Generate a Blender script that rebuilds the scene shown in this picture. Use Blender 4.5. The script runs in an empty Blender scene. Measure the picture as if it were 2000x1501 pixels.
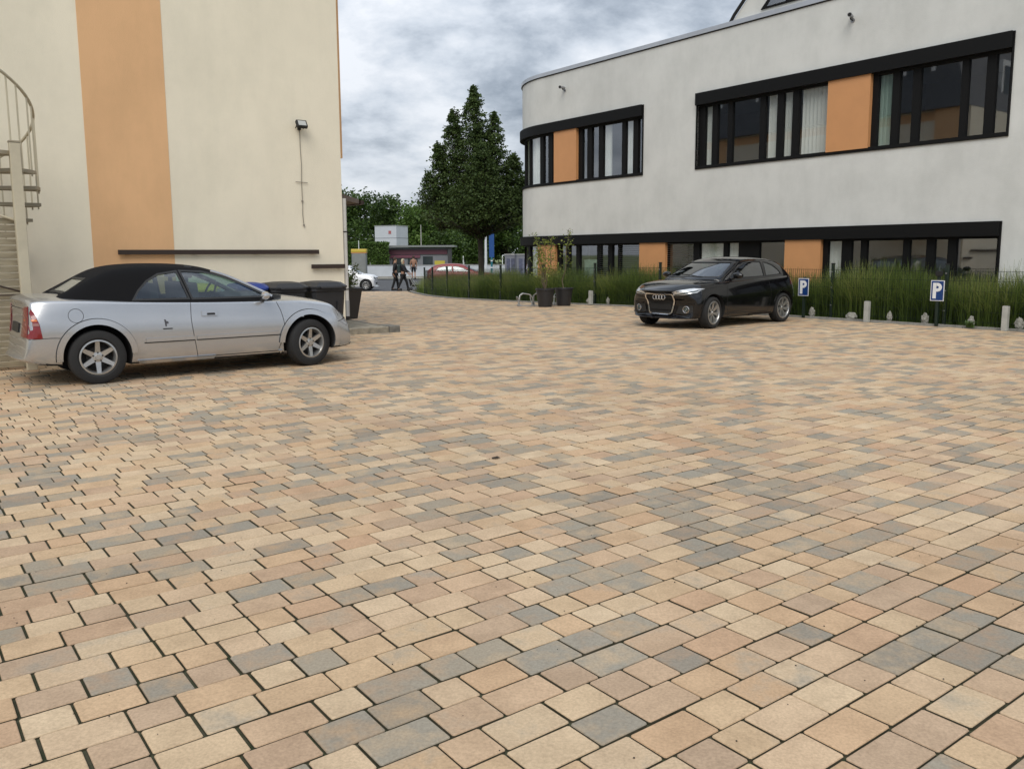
import bpy, bmesh, math, random
import numpy as np
from mathutils import Vector, Matrix
from mathutils.bvhtree import BVHTree
from mathutils.geometry import tessellate_polygon
random.seed(7); np.random.seed(7)
S = bpy.context.scene
PI = math.pi; R = math.radians
# ---------------------------------------------------------------- camera
cam_d = bpy.data.cameras.new('camera'); cam = bpy.data.objects.new('camera', cam_d)
S.collection.objects.link(cam); S.camera = cam
cam_d.sensor_fit = 'HORIZONTAL'; cam_d.sensor_width = 36; cam_d.lens = 36*1650/2000
cam_d.shift_y = -30.5/2000
cam_d.clip_start = .1; cam_d.clip_end = 3000
pitch = math.atan(222/1650)
cam.matrix_world = Matrix.Translation((0, 0, 1.46)) @ Matrix.Rotation(PI/2-pitch, 4, 'X') @ Matrix.Rotation(R(-.3), 4, 'Z')
# ---------------------------------------------------------------- sky and sun
W = bpy.data.worlds.new('World'); S.world = W; W.use_nodes = True
nt = W.node_tree; nt.nodes.clear()
def N(t, **k):
    n = nt.nodes.new(t)
    for a, b in k.items(): setattr(n, a, b)
    return n
def wl(a, b): nt.links.new(a, b)
SUN_EL, SUN_AZ = 46, 188          # degrees; azimuth clockwise from +Y
sky = N('ShaderNodeTexSky', sky_type='NISHITA', sun_disc=False, sun_elevation=R(SUN_EL), sun_rotation=R(SUN_AZ), air_density=1.2, dust_density=2)
tc = N('ShaderNodeTexCoord'); sp = N('ShaderNodeSeparateXYZ'); wl(tc.outputs['Generated'], sp.inputs[0])
def M(op, a, b=None, c=None):
    m = N('ShaderNodeMath', operation=op)
    for i, v in enumerate((a, b, c)):
        if v is None: continue
        if isinstance(v, (int, float)): m.inputs[i].default_value = v
        else: wl(v, m.inputs[i])
    return m.outputs[0]
zz = M('ADD', M('MAXIMUM', sp.outputs[2], 0.0), .34)
cb = N('ShaderNodeCombineXYZ'); wl(M('DIVIDE', sp.outputs[0], zz), cb.inputs[0]); wl(M('DIVIDE', sp.outputs[1], zz), cb.inputs[1])
mp = N('ShaderNodeMapping'); wl(cb.outputs[0], mp.inputs[0]); mp.inputs['Location'].default_value = (3.1, 1.7, 0)
n1 = N('ShaderNodeTexNoise'); wl(mp.outputs[0], n1.inputs[0])
n1.inputs['Scale'].default_value = 3.3; n1.inputs['Detail'].default_value = 10; n1.inputs['Roughness'].default_value = .60; n1.inputs['Distortion'].default_value = .12
n2 = N('ShaderNodeTexNoise'); wl(mp.outputs[0], n2.inputs[0])
n2.inputs['Scale'].default_value = 1.2; n2.inputs['Detail'].default_value = 3
cov = M('ADD', M('MULTIPLY', n1.outputs[0], .62), M('MULTIPLY', n2.outputs[0], .38))
rp = N('ShaderNodeValToRGB'); wl(cov, rp.inputs[0])
e = rp.color_ramp.elements
e[0].position = .40; e[0].color = (.20, .24, .30, 1); e[1].position = .625; e[1].color = (.76, .79, .84, 1)
m_ = rp.color_ramp.elements.new(.485); m_.color = (.38, .43, .50, 1)
m_ = rp.color_ramp.elements.new(.55); m_.color = (.57, .62, .69, 1)
# brighter clearing low over the horizon
hz = M('POWER', M('SUBTRACT', 1.0, M('MINIMUM', M('MULTIPLY', M('ABSOLUTE', sp.outputs[2]), 5.5), 1.0)), 1.5)
mx = N('ShaderNodeMixRGB'); wl(M('MULTIPLY', hz, .55), mx.inputs[0]); wl(rp.outputs[0], mx.inputs[1]); mx.inputs[2].default_value = (.78, .81, .86, 1)
# overcast skies are brightest towards the zenith
zen = M('ADD', .86, M('MULTIPLY', M('POWER', M('MAXIMUM', sp.outputs[2], 0), 1.2), .80))
sc = N('ShaderNodeVectorMath', operation='SCALE'); wl(mx.outputs[0], sc.inputs[0]); wl(zen, sc.inputs['Scale'])
sk = N('ShaderNodeVectorMath', operation='SCALE'); wl(sky.outputs[0], sk.inputs[0]); sk.inputs['Scale'].default_value = .1
fm = N('ShaderNodeMixRGB'); fm.inputs[0].default_value = .94; wl(sk.outputs[0], fm.inputs[1]); wl(sc.outputs[0], fm.inputs[2])
bg = N('ShaderNodeBackground'); bg.inputs['Strength'].default_value = 1.0; wl(fm.outputs[0], bg.inputs[0])
wo = N('ShaderNodeOutputWorld'); wl(bg.outputs[0], wo.inputs[0])
sd = bpy.data.lights.new('sun', 'SUN'); sd.energy = 1.5; sd.angle = R(38); sd.color = (1, .95, .87)
so = bpy.data.objects.new('sun', sd); S.collection.objects.link(so)
el, az = R(SUN_EL), R(SUN_AZ)
so.rotation_euler = Vector((-math.sin(az)*math.cos(el), -math.cos(az)*math.cos(el), -math.sin(el))).to_track_quat('-Z', 'Y').to_euler()
S.view_settings.view_transform = 'Standard'; S.view_settings.look = 'None'; S.view_settings.exposure = 0.3; S.view_settings.gamma = 1
S.cycles.max_bounces = 6; S.cycles.transparent_max_bounces = 12
# ---------------------------------------------------------------- materials
def mat(name, col, rough=.7, metal=0, spec=.5, var=0, vscale=3, bump=0, bscale=40, coat=0, emis=None, alpha=None, col2=None, detail=4, stretch=None, streak=0):
    m = bpy.data.materials.new(name); m.use_nodes = True
    t = m.node_tree; b = t.nodes['Principled BSDF']
    b.inputs['Base Color'].default_value = (*col, 1); b.inputs['Roughness'].default_value = rough
    b.inputs['Metallic'].default_value = metal; b.inputs['Specular IOR Level'].default_value = spec
    if coat: b.inputs['Coat Weight'].default_value = coat; b.inputs['Coat Roughness'].default_value = .03
    if emis: b.inputs['Emission Color'].default_value = (*emis[0], 1); b.inputs['Emission Strength'].default_value = emis[1]
    if var or bump:
        c = t.nodes.new('ShaderNodeTexCoord'); src = c.outputs['Object']
        if stretch:
            mm = t.nodes.new('ShaderNodeMapping'); t.links.new(src, mm.inputs[0]); mm.inputs['Scale'].default_value = stretch; src = mm.outputs[0]
    if var:
        n = t.nodes.new('ShaderNodeTexNoise'); n.inputs['Scale'].default_value = vscale; n.inputs['Detail'].default_value = detail; n.inputs['Roughness'].default_value = .6
        t.links.new(src, n.inputs[0])
        r = t.nodes.new('ShaderNodeValToRGB'); t.links.new(n.outputs[0], r.inputs[0])
        r.color_ramp.elements[0].position = .3; r.color_ramp.elements[1].position = .7
        c2 = col2 or tuple(x*(1-var) for x in col)
        r.color_ramp.elements[0].color = (*c2, 1); r.color_ramp.elements[1].color = (*(min(1, x*(1+var*.4)) for x in col), 1)
        t.links.new(r.outputs[0], b.inputs['Base Color'])
        if streak:
            mp_ = t.nodes.new('ShaderNodeMapping'); t.links.new(c.outputs['Object'], mp_.inputs[0]); mp_.inputs['Scale'].default_value = (1.6, 1.6, .45)
            n5 = t.nodes.new('ShaderNodeTexNoise'); n5.inputs['Scale'].default_value = 1.6; n5.inputs['Detail'].default_value = 7; n5.inputs['Roughness'].default_value = .65; t.links.new(mp_.outputs[0], n5.inputs[0])
            n6 = t.nodes.new('ShaderNodeTexNoise'); n6.inputs['Scale'].default_value = 1.1; n6.inputs['Detail'].default_value = 9; n6.inputs['Roughness'].default_value = .7; t.links.new(c.outputs['Object'], n6.inputs[0])
            av = t.nodes.new('ShaderNodeMath'); av.operation = 'ADD'; t.links.new(n5.outputs[0], av.inputs[0]); t.links.new(n6.outputs[0], av.inputs[1])
            r5_ = t.nodes.new('ShaderNodeValToRGB'); t.links.new(av.outputs[0], r5_.inputs[0]); r5_.color_ramp.elements[0].position = .72; r5_.color_ramp.elements[1].position = 1.0
            r5_.color_ramp.elements[0].color = (1-streak, 1-streak*.95, 1-streak, 1); r5_.color_ramp.elements[1].color = (1, 1, 1, 1)
            hv = t.nodes.new('ShaderNodeMath'); hv.operation = 'MULTIPLY'; hv.inputs[1].default_value = .9; t.links.new(av.outputs[0], hv.inputs[0]); t.links.new(hv.outputs[0], r5_.inputs[0])
            mm_ = t.nodes.new('ShaderNodeMixRGB'); mm_.blend_type = 'MULTIPLY'; mm_.inputs[0].default_value = 1; t.links.new(r.outputs[0], mm_.inputs[1]); t.links.new(r5_.outputs[0], mm_.inputs[2]); t.links.new(mm_.outputs[0], b.inputs['Base Color'])
    if bump:
        n = t.nodes.new('ShaderNodeTexNoise'); n.inputs['Scale'].default_value = bscale; n.inputs['Detail'].default_value = 5
        t.links.new(src, n.inputs[0])
        bp = t.nodes.new('ShaderNodeBump'); bp.inputs['Strength'].default_value = bump; bp.inputs['Distance'].default_value = .01
        t.links.new(n.outputs[0], bp.inputs['Height']); t.links.new(bp.outputs[0], b.inputs['Normal'])
    return m
def glassmat(name, tint=(.6, .7, .68), refl=.25, rough=.02):
    m = bpy.data.materials.new(name); m.use_nodes = True; t = m.node_tree; t.nodes.clear()
    o = t.nodes.new('ShaderNodeOutputMaterial'); g = t.nodes.new('ShaderNodeBsdfGlossy'); g.inputs['Roughness'].default_value = rough
    g.inputs['Color'].default_value = (.95, .97, 1, 1)
    tr = t.nodes.new('ShaderNodeBsdfTransparent'); tr.inputs[0].default_value = (*tint, 1)
    f = t.nodes.new('ShaderNodeFresnel'); f.inputs[0].default_value = 1.5
    ma = t.nodes.new('ShaderNodeMath'); ma.operation = 'ADD'; ma.use_clamp = True; t.links.new(f.outputs[0], ma.inputs[0]); ma.inputs[1].default_value = refl
    ge = t.nodes.new('ShaderNodeNewGeometry'); inv = t.nodes.new('ShaderNodeMath'); inv.operation = 'SUBTRACT'; inv.inputs[0].default_value = 1; t.links.new(ge.outputs['Backfacing'], inv.inputs[1])
    mb_ = t.nodes.new('ShaderNodeMath'); mb_.operation = 'MULTIPLY'; t.links.new(ma.outputs[0], mb_.inputs[0]); t.links.new(inv.outputs[0], mb_.inputs[1]); ma = mb_
    mi = t.nodes.new('ShaderNodeMixShader'); t.links.new(ma.outputs[0], mi.inputs[0]); t.links.new(tr.outputs[0], mi.inputs[1]); t.links.new(g.outputs[0], mi.inputs[2])
    t.links.new(mi.outputs[0], o.inputs[0]); return m
# ---------------------------------------------------------------- mesh helpers
class MB:
    def __init__(s): s.v = []; s.f = []; s.m = []
    def add(s, vs, fs, mi=0):
        o = len(s.v); s.v += [tuple(v) for v in vs]; s.f += [tuple(i+o for i in f) for f in fs]; s.m += [mi]*len(fs); return s
    def box(s, c, d, mi=0, rot=None):
        x, y, z = d[0]/2, d[1]/2, d[2]/2
        vs = [Vector((a*x, b*y, e*z)) for a in (-1, 1) for b in (-1, 1) for e in (-1, 1)]
        if rot is not None: vs = [rot @ v for v in vs]
        c = Vector(c); return s.add([v+c for v in vs], [(0, 1, 3, 2), (4, 6, 7, 5), (0, 4, 5, 1), (2, 3, 7, 6), (0, 2, 6, 4), (1, 5, 7, 3)], mi)
    def cyl(s, a, b, r0, r1=None, n=12, mi=0, cap=True):
        r1 = r0 if r1 is None else r1; a = Vector(a); b = Vector(b); ax = (b-a).normalized()
        u = ax.orthogonal().normalized(); w = ax.cross(u)
        vs = [p+(u*math.cos(2*PI*i/n)+w*math.sin(2*PI*i/n))*r for p, r in ((a, r0), (b, r1)) for i in range(n)]
        fs = [(i, (i+1) % n, n+(i+1) % n, n+i) for i in range(n)]
        if cap: fs += [tuple(range(n))[::-1], tuple(range(n, 2*n))]
        return s.add(vs, fs, mi)
    def tube(s, pts, r, n=8, mi=0):
        pts = [Vector(p) for p in pts]; rs = r if isinstance(r, (list, tuple)) else [r]*len(pts)
        vs = []; u = None
        for i, p in enumerate(pts):
            t = (pts[min(i+1, len(pts)-1)]-pts[max(i-1, 0)]).normalized()
            u = t.orthogonal().normalized() if u is None else (u-t*u.dot(t)).normalized()
            w = t.cross(u)
            vs += [p+(u*math.cos(2*PI*k/n)+w*math.sin(2*PI*k/n))*rs[i] for k in range(n)]
        fs = [(i*n+k, i*n+(k+1) % n, (i+1)*n+(k+1) % n, (i+1)*n+k) for i in range(len(pts)-1) for k in range(n)]
        fs += [tuple(range(n))[::-1], tuple(range((len(pts)-1)*n, len(pts)*n))]
        return s.add(vs, fs, mi)
    def ring(s, c, ax, r, t, n=32, k=8, mi=0, squash=1):
        c = Vector(c); ax = Vector(ax).normalized(); u = ax.orthogonal().normalized(); w = ax.cross(u); vs = []
        for i in range(n):
            a = 2*PI*i/n; dr = u*math.cos(a)+w*math.sin(a)
            for j in range(k):
                b = 2*PI*j/k; vs.append(c+dr*(r+t*math.cos(b))+ax*t*math.sin(b)*squash)
        return s.add(vs, [(i*k+j, ((i+1) % n)*k+j, ((i+1) % n)*k+(j+1) % k, i*k+(j+1) % k) for i in range(n) for j in range(k)], mi)
    def prism(s, poly, z0, z1, mi=0, fr=lambda x, y, z: (x, y, z)):
        n = len(poly); vs = [fr(x, y, z0) for x, y in poly]+[fr(x, y, z1) for x, y in poly]
        tr = tessellate_polygon([[Vector((x, y, 0)) for x, y in poly]])
        fs = [tuple(t) for t in tr]+[tuple(i+n for i in t[::-1]) for t in tr]+[(i, (i+1) % n, n+(i+1) % n, n+i) for i in range(n)]
        return s.add(vs, fs, mi)
    def lathe(s, prof, n=24, mi=0, c=(0, 0, 0), ax='z'):
        vs = []
        for r, z in prof:
            for i in range(n):
                a = 2*PI*i/n
                p = (r*math.cos(a), r*math.sin(a), z) if ax == 'z' else (r*math.cos(a), z, r*math.sin(a))
                vs.append((p[0]+c[0], p[1]+c[1], p[2]+c[2]))
        m = len(prof)
        return s.add(vs, [(j*n+i, j*n+(i+1) % n, (j+1)*n+(i+1) % n, (j+1)*n+i) for j in range(m-1) for i in range(n)], mi)
    def mesh(s, name, mats, smooth=False, fix=True):
        me = bpy.data.meshes.new(name); me.from_pydata(s.v, [], s.f)
        for m in (mats if isinstance(mats, (list, tuple)) else [mats]): me.materials.append(m)
        me.polygons.foreach_set('material_index', s.m)
        if fix:
            bm = bmesh.new(); bm.from_mesh(me); bmesh.ops.recalc_face_normals(bm, faces=bm.faces); bm.to_mesh(me); bm.free()
        if smooth: smooth_mesh(me)
        me.update(); return me
    def build(s, name, mats, parent=None, smooth=False, loc=None, rz=0, bevel=0, fix=True):
        o = link(name, s.mesh(name, mats, smooth, fix), parent)
        if loc is not None: o.location = loc; o.rotation_euler.z = rz
        if bevel:
            b = o.modifiers.new('bevel', 'BEVEL'); b.width = bevel; b.segments = 2; b.limit_method = 'ANGLE'; b.angle_limit = R(40)
        return o
def smooth_mesh(me, ang=35):
    me.polygons.foreach_set('use_smooth', [True]*len(me.polygons))
    me.set_sharp_from_angle(angle=R(ang))
def link(name, me, parent=None):
    o = bpy.data.objects.new(name, me); S.collection.objects.link(o)
    if parent: o.parent = parent
    return o
def thing(name, label, cat, loc=(0, 0, 0), rz=0, group=None):
    o = bpy.data.objects.new(name, None); S.collection.objects.link(o); o.location = loc; o.rotation_euler.z = rz
    o.empty_display_size = .1
    return tag(o, label, cat, group)
def tag(o, label, cat=None, group=None, kind=None):
    if label: o['label'] = label
    if cat: o['category'] = cat
    if group: o['group'] = group
    if kind: o['kind'] = kind
    return o
def struct(o): o['kind'] = 'structure'; return o
def copy_tree(o, parent=None):
    c = o.copy(); S.collection.objects.link(c)
    if parent: c.parent = parent
    for ch in list(o.children): copy_tree(ch, c)
    return c
# site axes: dv runs along the grey building away from the camera, nv points into it
dv = Vector((-.60140, .79895, 0)); nv = Vector((.79895, .60140, 0))
def P2(n, s, z=0):      # n metres towards the grey building, s metres along it (towards the camera's right)
    return nv*n-dv*s+Vector((0, 0, z))
def gz(y): return 0 if y < 24 else max(-.42, -.021*(y-24))
YAW_N = math.atan2(nv.y, nv.x)   # heading of local +x along nv
YAW_D = math.atan2(dv.y, dv.x)
# ================================================================ GROUND
def grid_sheet(name, x0, x1, ys, zoff, m, zf=gz):
    b = MB(); vs = []; nx = 2
    for y in ys:
        vs += [(x0, y, zf(y)+zoff), (x1, y, zf(y)+zoff)]
    b.add(vs, [(2*i, 2*i+1, 2*i+3, 2*i+2) for i in range(len(ys)-1)])
    return struct(b.build(name, m, fix=False))
m_soil = mat('soil', (.09, .08, .045), .95, var=.4, vscale=8)
m_grassland = mat('meadow', (.14, .19, .05), .95, var=.45, vscale=.6, col2=(.15, .15, .06))
m_asph = mat('asphalt', (.085, .085, .088), .9, var=.25, vscale=2, bump=.3, bscale=120)
def zground(y):
    return gz(y)-.09 if y < 80 else min(-.51+(y-80)*.012, .6)
grid_sheet('ground', -900, 900, [-60, 0, 24, 44, 80, 110, 170, 400, 1500], 0, m_grassland, zground)
# road beyond the yard
def quad_strip(name, poly, zoff, m, flat=None):
    b = MB(); ys = sorted({24.0, 44.0})
    vs = [(x, y, gz(y)+zoff) for x, y in poly]; b.add(vs, [tuple(range(len(poly)))]); return struct(b.build(name, m, fix=False))
quad_strip('road', [(-60, 45.2), (60, 45.2), (60, 71), (-60, 71)], -.045, m_asph)
m_conc = mat('kerb concrete', (.34, .32, .28), .9, var=.3, vscale=6, bump=.3)
m_path = mat('pavement slabs', (.30, .285, .25), .9, var=.25, vscale=3)
quad_strip('pavement', [(-60, 69.0), (60, 69.0), (60, 72.5), (-60, 72.5)], .02, m_path)
# --- pavers of the yard: every stone is real, laid in rows along nv
def build_pavers():
    pitch, gap = .157, .0088
    H = []; rng = np.random.RandomState(3)
    V = []; F = []; C = []; MI = []; nvt = 0
    kerbn = lambda s: np.interp(s, [-41, -39, -35.5, -31.5, -27.7, -24.5, -20, 5], [23.6, 22.7, 21, 19.2, 17.9, 17.4, 17.08, 17.08])
    nA = np.array(nv[:2]); dA = np.array(dv[:2])
    k0, k1 = int(-5/pitch), int(41/pitch)
    for k in range(k0, k1):
        dd = k*pitch; s = -dd
        nmax = float(kerbn(s))-.13
        n = -11+rng.rand()*.3
        while n < nmax:
            L = rng.choice([.157, .205, .252], p=[.33, .37, .30]); a, b2 = n, min(n+L, nmax); n += L
            cx_, cy_ = nA*(a+b2)/2+dA*(dd+pitch/2)
            if cy_ < .6 or cy_ > 45.2 or b2-a < .05: continue
            if abs(cx_) > 2.2+cy_*.78: continue
            if dd > 14.2 and (a+b2)/2 < 6.9: continue
            near = cy_ < 9
            z = gz(cy_)+rng.normal(0, .0012 if near else .0008)
            g = gap/2; j = rng.uniform(-.0016, .0016, 4)
            x0, x1, y0, y1 = a+g*1.1+j[0], b2-g*1.1+j[1], dd+g+j[2]*.6, dd+pitch-g+j[3]*.6
            tint, grey, ph, ph2 = rng.rand(), rng.rand(), rng.rand(), rng.rand()
            pg = .27+.03*math.sin((a+b2)*.55+dd*1.1)+.05*math.sin(dd*2.3-a*1.7)+.05*math.sin(dd*6+a*4); pg = max(.05, pg)
            gy = 1.0 if grey < pg else (.55 if grey < pg*1.85 else 0.0)
            if near:
                c = .0055; q = .0045
                def octo(e, cc): return [(x0+e+cc, y0+e), (x1-e-cc, y0+e), (x1-e, y0+e+cc), (x1-e, y1-e-cc), (x1-e-cc, y1-e), (x0+e+cc, y1-e), (x0+e, y1-e-cc), (x0+e, y0+e+cc)]
                tilt = rng.normal(0, .006, 2)
                rings = [(octo(0, c), -.022), (octo(0, c), -.0045), (octo(q*.35, c), -.0012), (octo(q, c), 0)]
                m = 8
            else:
                c = 0; q = .005; tilt = rng.normal(0, .004, 2)
                quad = lambda e: [(x0+e, y0+e), (x1-e, y0+e), (x1-e, y1-e), (x0+e, y1-e)]
                rings = [(quad(0), -.020), (quad(0), -.004), (quad(q), 0)]
                m = 4
            mx_, my_ = (x0+x1)/2, (y0+y1)/2
            for pts, dz in rings:
                for px, py in pts:
                    w = nA*px+dA*py
                    V.append((w[0], w[1], z+dz+(px-mx_)*tilt[0]+(py-my_)*tilt[1]))
            nr = len(rings)
            for r_ in range(nr-1):
                for i in range(m):
                    F.append((nvt+r_*m+i, nvt+r_*m+(i+1) % m, nvt+(r_+1)*m+(i+1) % m, nvt+(r_+1)*m+i)); C.append((tint, gy, ph, .0)); MI.append(1 if r_ == 0 else 0)
            F.append(tuple(nvt+(nr-1)*m+i for i in range(m))); C.append((tint, gy, ph, ph2)); MI.append(0)
            nvt += nr*m
    me = bpy.data.meshes.new('paving'); me.from_pydata(V, [], F)
    at = me.attributes.new('stone', 'FLOAT_COLOR', 'FACE')
    at.data.foreach_set('color', np.array(C, dtype=np.float32).ravel())
    m = bpy.data.materials.new('paving stone'); m.use_nodes = True; t = m.node_tree; b = t.nodes['Principled BSDF']
    def nn(ty, **k):
        x = t.nodes.new(ty)
        for a_, b_ in k.items(): setattr(x, a_, b_)
        return x
    L = t.links.new
    A = nn('ShaderNodeAttribute', attribute_name='stone'); sx = nn('ShaderNodeSeparateColor'); L(A.outputs['Color'], sx.inputs[0])
    g = nn('ShaderNodeTexCoord')
    off = nn('ShaderNodeVectorMath', operation='MULTIPLY_ADD'); cmb = nn('ShaderNodeCombineXYZ'); L(sx.outputs[2], cmb.inputs[0]); L(sx.outputs[0], cmb.inputs[1]); L(sx.outputs[2], cmb.inputs[2])
    L(cmb.outputs[0], off.inputs[0]); off.inputs[1].default_value = (40, 40, 40); L(g.outputs['Object'], off.inputs[2])
    n1 = nn('ShaderNodeTexNoise'); L(off.outputs[0], n1.inputs[0]); n1.inputs['Scale'].default_value = 6.5; n1.inputs['Detail'].default_value = 6; n1.inputs['Roughness'].default_value = .62
    n2 = nn('ShaderNodeTexNoise'); L(off.outputs[0], n2.inputs[0]); n2.inputs['Scale'].default_value = 95; n2.inputs['Detail'].default_value = 5; n2.inputs['Roughness'].default_value = .7
    r1 = nn('ShaderNodeValToRGB'); L(sx.outputs[0], r1.inputs[0]); r1.color_ramp.interpolation = 'LINEAR'
    cols = [(0, (.58, .39, .235)), (.25, (.61, .445, .275)), (.5, (.65, .50, .33)), (.75, (.59, .415, .265)), (.9, (.49, .355, .24)), (1, (.57, .37, .225))]
    for i, (p_, c_) in enumerate(cols):
        el_ = r1.color_ramp.elements[i] if i < 2 else r1.color_ramp.elements.new(p_)
        el_.position = p_; el_.color = (*c_, 1)
    r2 = nn('ShaderNodeValToRGB'); L(sx.outputs[2], r2.inputs[0])
    for i, (p_, c_) in enumerate([(0, (.26, .235, .19)), (1, (.35, .298, .22)), (.5, (.31, .288, .236))]):
        el_ = r2.color_ramp.elements[i] if i < 2 else r2.color_ramp.elements.new(p_)
        el_.position = p_; el_.color = (*c_, 1)
    # grey amount: stone's own greyness plus cloudy patches
    ma = nn('ShaderNodeMath', operation='MULTIPLY_ADD'); L(n1.outputs[0], ma.inputs[0]); ma.inputs[1].default_value = 3.2; ma.inputs[2].default_value = -2.35
    mb = nn('ShaderNodeMath', operation='MULTIPLY_ADD', use_clamp=True); L(sx.outputs[1], mb.inputs[0]); mb.inputs[1].default_value = 1.5; L(ma.outputs[0], mb.inputs[2])
    mc = nn('ShaderNodeMath', operation='MINIMUM'); L(mb.outputs[0], mc.inputs[0]); mc.inputs[1].default_value = .92
    mxx = nn('ShaderNodeMixRGB'); L(mc.outputs[0], mxx.inputs[0]); L(r1.outputs[0], mxx.inputs[1]); L(r2.outputs[0], mxx.inputs[2])
    r3 = nn('ShaderNodeValToRGB'); L(n2.outputs[0], r3.inputs[0]); r3.color_ramp.elements[0].position = .28; r3.color_ramp.elements[0].color = (.60, .59, .58, 1); r3.color_ramp.elements[1].position = .62; r3.color_ramp.elements[1].color = (1.06, 1.06, 1.06, 1)
    mu = nn('ShaderNodeMixRGB', blend_type='MULTIPLY'); mu.inputs[0].default_value = .65; L(mxx.outputs[0], mu.inputs[1]); L(r3.outputs[0], mu.inputs[2])
    n3 = nn('ShaderNodeTexNoise'); L(g.outputs['Object'], n3.inputs[0]); n3.inputs['Scale'].default_value = .45; n3.inputs['Detail'].default_value = 5
    r4 = nn('ShaderNodeValToRGB'); L(n3.outputs[0], r4.inputs[0]); r4.color_ramp.elements[0].position = .3; r4.color_ramp.elements[0].color = (.86, .85, .84, 1); r4.color_ramp.elements[1].position = .7; r4.color_ramp.elements[1].color = (1.04, 1.04, 1.04, 1)
    mu2 = nn('ShaderNodeMixRGB', blend_type='MULTIPLY'); mu2.inputs[0].default_value = 1; L(mu.outputs[0], mu2.inputs[1]); L(r4.outputs[0], mu2.inputs[2])
    r5 = nn('ShaderNodeValToRGB'); L(n1.outputs[0], r5.inputs[0]); r5.color_ramp.elements[0].position = .33; r5.color_ramp.elements[0].color = (.88, .86, .84, 1); r5.color_ramp.elements[1].position = .62; r5.color_ramp.elements[1].color = (1.07, 1.06, 1.05, 1)
    mu3 = nn('ShaderNodeMixRGB', blend_type='MULTIPLY'); mu3.inputs[0].default_value = 1; L(mu2.outputs[0], mu3.inputs[1]); L(r5.outputs[0], mu3.inputs[2]); mu2 = mu3
    L(mu2.outputs[0], b.inputs['Base Color']); b.inputs['Roughness'].default_value = .78; b.inputs['Specular IOR Level'].default_value = .35
    bp = nn('ShaderNodeBump'); bp.inputs['Strength'].default_value = .35; bp.inputs['Distance'].default_value = .004; L(n2.outputs[0], bp.inputs['Height']); L(bp.outputs[0], b.inputs['Normal'])
    me.materials.append(m); me.materials.append(mat('stained stone side', (.07, .058, .035), .98, var=.5, vscale=12, col2=(.03, .032, .014)))
    me.polygons.foreach_set('material_index', MI)
    return struct(link('paving', me))
build_pavers()
m_joint = mat('joint sand', (.065, .058, .036), .98, var=.6, vscale=14, col2=(.030, .042, .012))
b = MB(); ys = [-8, 24, 44, 45.4]; vs = []
for y in ys: vs += [(-40, y, gz(y)-.013), (30, y, gz(y)-.013)]
b.add(vs, [(2*i, 2*i+1, 2*i+3, 2*i+2) for i in range(3)]); struct(b.build('joint_bed', m_joint, fix=False))
# kerb of the planting bed (stones laid along the curve)
KS = [(4, 17.08), (-20, 17.08), (-24.5, 17.4), (-27.7, 17.9), (-31.5, 19.2), (-35.5, 21.0), (-39, 22.7), (-41, 23.6)]
def kerb_n(s): return float(np.interp(s, [a for a, _ in KS][::-1], [b for _, b in KS][::-1]))
b = MB(); s = 4.0
while s > -41:
    s2 = s-.985
    p, q = P2(kerb_n(s)-.02, s), P2(kerb_n(s2)-.02, s2)
    t = (q-p).normalized(); w = Vector((t.y, -t.x, 0))*(-.085 if Vector((t.y, -t.x, 0)).dot(nv) > 0 else .085)
    c = [p-w*0, q, q-w, p-w]
    za, zb = gz(p.y), gz(q.y)
    top = .035
    vs = [(c[0].x, c[0].y, za-.1), (c[1].x, c[1].y, zb-.1), (c[2].x, c[2].y, zb-.1), (c[3].x, c[3].y, za-.1), (c[0].x, c[0].y, za+top), (c[1].x, c[1].y, zb+top), (c[2].x, c[2].y, zb+top), (c[3].x, c[3].y, za+top)]
    b.add(vs, [(0, 1, 5, 4), (1, 2, 6, 5), (2, 3, 7, 6), (3, 0, 4, 7), (4, 5, 6, 7)]); s = s2-.008
struct(b.build('kerb', m_conc))
b = MB(); prev = None; ring = []
ss = np.arange(4, -41.01, -1.5)
vs = []
for s in ss:
    for n_ in (kerb_n(s)+.07, kerb_n(s)+14):
        p = P2(n_, s); vs.append((p.x, p.y, gz(p.y)+.012))
b.add(vs, [(2*i, 2*i+1, 2*i+3, 2*i+2) for i in range(len(ss)-1)]); struct(b.build('planting_bed', m_soil, fix=False))

# ================================================================ GREY OFFICE BUILDING
FC, S0, RC = 18.6, -23.0, 3.0        # facade distance, start of the rounded corner, its radius
def FP(s, off, z):
    if s >= S0: return P2(FC-off, s, z)
    C = P2(FC+RC, S0); ph = (S0-s)/RC
    if ph <= PI/2: v = C-nv*(RC+off)*math.cos(ph)+dv*(RC+off)*math.sin(ph)
    else: v = C+dv*(RC+off)+nv*(RC*(ph-PI/2))
    return Vector((v.x, v.y, z))
SE = S0-RC*PI/2
def svals(s0, s1):
    out = [s0]
    if s0 < S0:
        a = max(s0, SE); n = max(1, int((min(s1, S0)-a)/.2))
        out += [a+(min(s1, S0)-a)*i/n for i in range(n+1)]
    out.append(s1)
    r = []
    for x in out:
        if not r or abs(x-r[-1]) > 1e-6: r.append(x)
    return r
def strip(b, s0, s1, z0, z1, o0, o1, mi=0):
    sv = svals(s0, s1); vs = []
    for s in sv: vs += [FP(s, o0, z0), FP(s, o1, z0), FP(s, o1, z1), FP(s, o0, z1)]
    n = len(sv); fs = []
    for i in range(n-1):
        a = 4*i; c = a+4
        fs += [(a+k, a+(k+1) % 4, c+(k+1) % 4, c+k) for k in range(4)]
    fs += [(0, 3, 2, 1), (4*n-4, 4*n-3, 4*n-2, 4*n-1)]
    return b.add(vs, fs, mi)
m_render = mat('grey render', (.69, .69, .655), .93, var=.10, vscale=.55, bump=.35, bscale=60, detail=8, streak=.06)
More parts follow.
